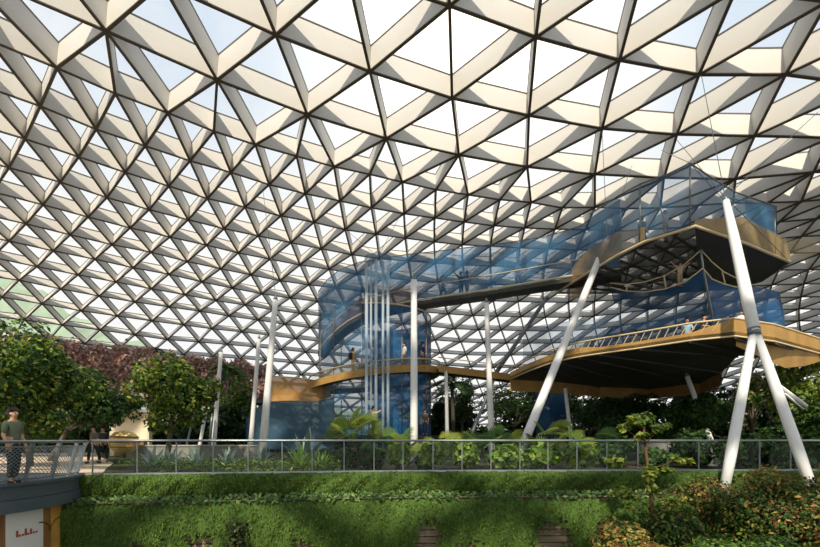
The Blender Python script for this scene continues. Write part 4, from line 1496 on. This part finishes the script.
def person(label, loc, face, shirt, trousers, hair=(36, 28, 24), pose='stand', h=1.72, group=None, long_hair=False, bag=None):
    """face = heading in degrees (0 looks away from the viewer, 180 towards)"""
    loc = Vector(loc)
    k = h / 1.72
    R = Matrix.Rotation(math.radians(-face), 3, 'Z')

    def w(p):
        return loc + R @ (Vector(p) * k)
    root = thing('person', label, 'person', loc, group)
    st = {'stand': 0, 'walk': 1}.get(pose, 0)
    fa = 0.22 if pose == 'walk' else 0.03
    J = dict(pel=(0, 0, .96), sp=(0, .0, 1.13), ch=(0, .01, 1.34), nk=(0, .0, 1.47), hb=(0, .015, 1.56), hd=(0, .02, 1.64), ht=(0, .01, 1.685))
    for s, n in ((-1, 'l'), (1, 'r')):
        J['sh' + n] = (s * .17, 0, 1.40)
        J['el' + n] = (s * .23, -.02, 1.13)
        J['wr' + n] = (s * .22, .10, .90)
        if pose == 'phone':
            J['el' + n] = (s * .20, .22, 1.36) if s < 0 else (s * .24, .22, 1.38)
            J['wr' + n] = (s * .08 + 0.02, .44, 1.52)
        if pose == 'rail':
            J['el' + n] = (s * .25, .10, 1.16)
            J['wr' + n] = (s * .22, .34, 1.10)
        if pose == 'arms':
            J['el' + n] = (s * .40, .05, 1.52)
            J['wr' + n] = (s * .60, .10, 1.68)
        if pose == 'walk':
            J['wr' + n] = (s * .23, .16 * s, .92)
        J['hp' + n] = (s * .09, 0, .90)
        J['kn' + n] = (s * .10, fa * s * .7 + .03, .50)
        J['an' + n] = (s * .10, fa * s - (0.02), .09)
        J['to' + n] = (s * .12, fa * s + .15, .035)
    names, vs, rad = [], [], []

    def av(n, p, r):
        names.append(n)
        vs.append(w(p))
        rad.append(tuple(x * k for x in r) if isinstance(r, tuple) else r * k)
        return len(vs) - 1
    rr = dict(pel=(.15, .10), sp=(.135, .095), ch=(.155, .105), nk=.052, hb=(.062, .072), hd=(.075, .092), ht=(.055, .065),
              sh=.062, el=.043, wr=.030, hp=.088, kn=.058, an=.040, to=.036)
    for n, p in J.items():
        av(n, p, rr[n if n in rr else n[:2]])
    ix = {n: i for i, n in enumerate(names)}
    ed = [('pel', 'sp'), ('sp', 'ch'), ('ch', 'nk'), ('nk', 'hb'), ('hb', 'hd'), ('hd', 'ht')]
    for n in 'lr':
        ed += [('ch', 'sh' + n), ('sh' + n, 'el' + n), ('el' + n, 'wr' + n), ('pel', 'hp' + n), ('hp' + n, 'kn' + n), ('kn' + n, 'an' + n), ('an' + n, 'to' + n)]
    E = [(ix[a], ix[b]) for a, b in ed]
    # hands: palm, four fingers, thumb
    for n, s in (('l', -1), ('r', 1)):
        wv, ev = Vector(J['wr' + n]), Vector(J['el' + n])
        d = (wv - ev).normalized()
        sd = d.cross(Vector((0, 0, 1)) if abs(d.z) < 0.8 else Vector((0, 1, 0))).normalized()
        nr = sd.cross(d)
        pm = av('pm', wv + d * .055, (.034, .020))
        E.append((ix['wr' + n], pm))
        for q in range(4):
            L = (.075, .088, .082, .064)[q]
            b0 = wv + d * .085 + sd * (q - 1.5) * .019
            i0 = av('f', b0, .0095)
            i1 = av('f', b0 + d * L * .55 + nr * -.008, .0085)
            i2 = av('f', b0 + d * L * .9 + nr * -.03, .007)
            E += [(pm, i0), (i0, i1), (i1, i2)]
        t0 = av('t', wv + d * .045 - sd * s * .036, .011)
        t1 = av('t', wv + d * .085 - sd * s * .058, .009)
        E += [(pm, t0), (t0, t1)]
    # nose, ears
    nz = av('ns', (0, .128, 1.605), .013)
    E.append((ix['hd'], nz))
    for s in (-1, 1):
        er = av('er', (s * .088, .005, 1.61), (.012, .02))
        E.append((ix['hd'], er))
    bd = skin_mesh('body', vs, E, rad, SKIN, root, ix['pel'])
    ey = MB()
    for s in (-1, 1):
        c = w((s * .032, .098, 1.628))
        ey.lathe(c, [(0.0, -.012 * k), (.011 * k, -.006 * k), (.011 * k, .006 * k), (0, .012 * k)], 8)
    ey.build('eyes', EYE, bd)
    mo = MB()
    mo.bar(w((-.024, .101, 1.56)), w((.024, .101, 1.56)), .012 * k, .010 * k)
    mo.build('mouth', cmat((150, 80, 72)), bd)
    # clothes
    sv = ['pel', 'sp', 'ch']
    V = [w(J['pel']) + Vector((0, 0, -.02)), w(J['sp']), w(J['ch']), w((0, 0, 1.435))]
    rd = [(.165 * k, .115 * k), (.15 * k, .11 * k), (.172 * k, .12 * k), (.075 * k, .07 * k)]
    e_ = [(0, 1), (1, 2), (2, 3)]
    for n in 'lr':
        i = len(V)
        V += [w(J['sh' + n]), w(Vector(J['sh' + n]) * .45 + Vector(J['el' + n]) * .55), w(Vector(J['el' + n]) * .97 + Vector(J['sh' + n]) * .03)]
        rd += [.078 * k, .064 * k, .058 * k]
        e_ += [(2, i), (i, i + 1), (i + 1, i + 2)]
    skin_mesh('shirt', V, e_, rd, cmat(shirt), root, 1)
    V = [w((0, 0, .99)), w((0, 0, .92))]
    rd = [(.158 * k, .112 * k), (.165 * k, .118 * k)]
    e_ = [(0, 1)]
    for n in 'lr':
        i = len(V)
        V += [w(J['hp' + n]), w(J['kn' + n]), w(Vector(J['an' + n]) + Vector((0, 0, .04)))]
        rd += [.102 * k, .074 * k, .058 * k]
        e_ += [(1, i), (i, i + 1), (i + 1, i + 2)]
    skin_mesh('trousers', V, e_, rd, cmat(trousers), root, 1)
    hv_ = [w((0, -.055, 1.60)), w((0, -.035, 1.675)), w((0, .012, 1.732))]
    hr_ = [(.075 * k, .068 * k), (.09 * k, .092 * k), (.068 * k, .062 * k)]
    he = [(0, 1), (1, 2)]
    if long_hair:
        hv_ += [w((0, -.075, 1.50)), w((0, -.085, 1.38))]
        hr_ += [(.075 * k, .05 * k), (.06 * k, .03 * k)]
        he += [(0, 3), (3, 4)]
    skin_mesh('hair', hv_, he, hr_, cmat(hair), root, 1)
    for n in 'lr':
        a_, t_ = Vector(J['an' + n]), Vector(J['to' + n])
        skin_mesh('shoe', [w(a_ + Vector((0, -.03, -.04))), w(a_ + Vector((0, .06, -.045))), w(t_ + Vector((0, .0, .005)))], [(0, 1), (1, 2)], [(.056 * k, .056 * k), (.056 * k, .052 * k), (.054 * k, .046 * k)], cmat((50, 48, 48)), root, 1)
    if bag:
        b_ = MB()
        b_.box(w((0, -.19, 1.22)), (.30 * k, .14 * k, .42 * k), math.radians(-face))
        tag(b_.build('backpack', cmat(bag), root), None)
    if pose == 'phone':
        b_ = MB()
        b_.box(w((.02, .56, 1.58)), (.15 * k, .012, .08 * k), math.radians(-face))
        b_.build('phone', cmat((24, 24, 28)), root)
    return root


def onto(px, Y, z):
    return Vector(((px - CX) / F * Y, Y, z))


person('person in a grey-green jacket standing behind the curved railing at the left edge', onto(13, 11.8, 0.015), 95, (92, 104, 84), (52, 56, 62), h=1.84, pose='stand')
person('walking person in dark trousers on the path behind the railing, the left of the pair', onto(94, 22.6, 0.0), 200, (120, 112, 104), (40, 42, 48), pose='walk')
person('walking person in dark clothes on the path behind the railing, the right of the pair', onto(103, 23.8, 0.0), 170, (58, 60, 66), (34, 36, 40), pose='walk')
D1 = RZ + 0.2


def rz(px, Y):
    return D1 + TILT * ((px - CX) / F * Y - TC.x)


person('person in a yellow top with a dark backpack on the ring walkway', onto(353, 31.15, rz(353, 31.15)), 60, (200, 162, 86), (206, 190, 160), bag=(48, 34, 30))
person('person in a white shirt on the ring walkway just left of the upright white pole', onto(404.5, 31.5, rz(404.5, 31.5)), 250, (232, 234, 236), (120, 132, 150), group=None)
person('person in dark clothes on the ring walkway just right of the upright white pole', onto(423, 32.2, rz(423, 32.2)), 120, (48, 60, 84), (40, 46, 60))
person('person in a white shirt holding up a phone beside the big yellow fan palm', onto(373, 29.75, 1.4), 70, (236, 236, 236), (70, 70, 76), pose='phone')
person('person in a brown shirt on the lowest tower floor, right of the white pole', onto(425, 32.2, 1.4), 190, (110, 96, 88), (60, 72, 100))


def walk_z(px):
    xs = [p[0] for p in UW]
    z = [q.z for q in near]
    Y = [q.y for q in near]
    return float(np.interp(px, xs, Y)), float(np.interp(px, xs, z)) + 0.24


for px, lb, sc, tc_, po, fc in ((361, 'person in a red top at the left end of the high walkway', (150, 66, 58), (44, 40, 44), 'stand', 120),
                                (443, 'person in a pale grey top on the high walkway, left of the person in black', (168, 172, 178), (90, 96, 108), 'walk', 90),
                                (461, 'person in black with raised arms on the high walkway', (36, 38, 44), (40, 42, 50), 'arms', 160),
                                (467, 'person in beige trousers on the high walkway behind the one in black', (60, 64, 72), (190, 172, 150), 'stand', 90),
                                (518, 'person in a grey shirt on the high walkway, furthest right of the group', (140, 146, 152), (70, 74, 84), 'stand', 200)):
    Y, z = walk_z(px)
    person(lb, onto(px, Y + 0.6, z), fc, sc, tc_, pose=po)
person('pale figure standing on the rim of the upper platform', atz(671, 238, UZ + 0.12) + Vector((0, 0.5, 0)), 150, (206, 200, 186), (150, 140, 120), pose='arms', h=1.5)
person('small figure in brown on the left part of the upper platform', atz(648, 243, UZ + 0.12) + Vector((0, 0.6, 0)), 60, (120, 96, 72), (70, 64, 60), pose='walk', h=1.5)
person('child in pale clothes with arms spread, standing in the sagging rope net', at(680, 288, 23.9), 180, (196, 178, 150), (176, 156, 130), pose='arms', h=1.25)
PF = LZ + 0.2
person('person in a light blue shirt at the rail of the lower platform', onto(687, 24.2, PF), 200, (142, 182, 206), (60, 70, 90), pose='rail')
person('person in a dark navy shirt leaning on the rail of the lower platform', onto(704, 23.6, PF), 150, (34, 38, 52), (44, 46, 56), pose='rail')
person('child in white near the forked mast on the lower platform, the nearer of the two', onto(741, 20.9, PF), 210, (232, 236, 240), (150, 170, 196), pose='walk', h=1.2)
person('child in pale blue near the forked mast on the lower platform, behind the other child', onto(731, 21.8, PF), 140, (190, 208, 224), (90, 110, 150), h=1.2)
person('person with dark hair on the lower platform right of the big leaning mast', onto(593, 29.6, PF), 170, (60, 76, 96), (44, 48, 56))
person('person in grey on the lower platform, left of the light blue shirt', onto(636, 27.0, PF), 190, (130, 138, 146), (54, 58, 66))
SKY, SUN, EXPO = 1.08, 4.8, 0.0
SUNDIR = (0.12, 0.95, -1.0)
# ------------------------------------------------------------------ light, sky, camera
W = bpy.data.worlds.new('sky')
S.world = W
W.use_nodes = True
nt = W.node_tree
bg = nt.nodes['Background']
tc = nt.nodes.new('ShaderNodeTexCoord')
sep = nt.nodes.new('ShaderNodeSeparateXYZ')
nt.links.new(tc.outputs['Generated'], sep.inputs[0])
ramp = nt.nodes.new('ShaderNodeValToRGB')
cr = ramp.color_ramp
cr.elements[0].position = 0.0
cr.elements[0].color = (1.0, 0.985, 0.95, 1)
cr.elements[1].position = 1.0
cr.elements[1].color = (0.50, 0.66, 0.86, 1)
e = cr.elements.new(0.34); e.color = (0.98, 0.97, 0.95, 1)
e = cr.elements.new(0.62); e.color = (0.62, 0.74, 0.89, 1)
nt.links.new(sep.outputs['Z'], ramp.inputs['Fac'])
# thin cloud
cl = nt.nodes.new('ShaderNodeTexNoise')
cl.inputs['Scale'].default_value = 3.0
cl.inputs['Detail'].default_value = 6
nt.links.new(tc.outputs['Generated'], cl.inputs['Vector'])
cm = nt.nodes.new('ShaderNodeMapRange')
cm.inputs['From Min'].default_value = 0.42
cm.inputs['From Max'].default_value = 0.7
nt.links.new(cl.outputs['Fac'], cm.inputs['Value'])
mxc = nt.nodes.new('ShaderNodeMixRGB')
mxc.inputs[2].default_value = (0.95, 0.95, 0.96, 1)
nt.links.new(cm.outputs[0], mxc.inputs[0])
nt.links.new(ramp.outputs[0], mxc.inputs[1])
# bright hazy glow of the sky ahead and above
gd = Vector((70 / F, 1.0, 445 / F)).normalized()
dot = nt.nodes.new('ShaderNodeVectorMath'); dot.operation = 'DOT_PRODUCT'
nt.links.new(tc.outputs['Generated'], dot.inputs[0])
dot.inputs[1].default_value = gd
pw = nt.nodes.new('ShaderNodeMath'); pw.operation = 'POWER'
mxm = nt.nodes.new('ShaderNodeMath'); mxm.operation = 'MAXIMUM'
mxm.inputs[1].default_value = 0.0
nt.links.new(dot.outputs['Value'], mxm.inputs[0])
nt.links.new(mxm.outputs[0], pw.inputs[0]); pw.inputs[1].default_value = 45
gm = nt.nodes.new('ShaderNodeMixRGB'); gm.blend_type = 'ADD'
gm.inputs[2].default_value = (1.3, 1.06, 0.66, 1)
nt.links.new(pw.outputs[0], gm.inputs[0])
nt.links.new(mxc.outputs[0], gm.inputs[1])
nt.links.new(gm.outputs[0], bg.inputs['Color'])
bg.inputs['Strength'].default_value = SKY

sl = bpy.data.lights.new('sun', 'SUN')
sl.energy = SUN
sl.color = (1.0, 0.89, 0.72)
sl.angle = math.radians(1.3)
so = bpy.data.objects.new('sun', sl)
COL.objects.link(so)
so.rotation_euler = Vector(SUNDIR).to_track_quat('-Z', 'Y').to_euler()

cam = bpy.data.cameras.new('camera')
cam.sensor_fit = 'HORIZONTAL'
cam.sensor_width = 36
cam.lens = F / 820 * 36
cam.shift_x = (410 - CX) / 820
cam.shift_y = (CY - 273.5) / 820
cam.clip_end = 600
co = bpy.data.objects.new('camera', cam)
COL.objects.link(co)
co.location = (0, 0, CAMZ)
co.rotation_euler = (PI / 2, 0, 0)
S.camera = co
S.view_settings.view_transform = 'Standard'
S.view_settings.look = 'None'
S.view_settings.exposure = EXPO
S.view_settings.gamma = 1
S.view_settings.use_curve_mapping = False
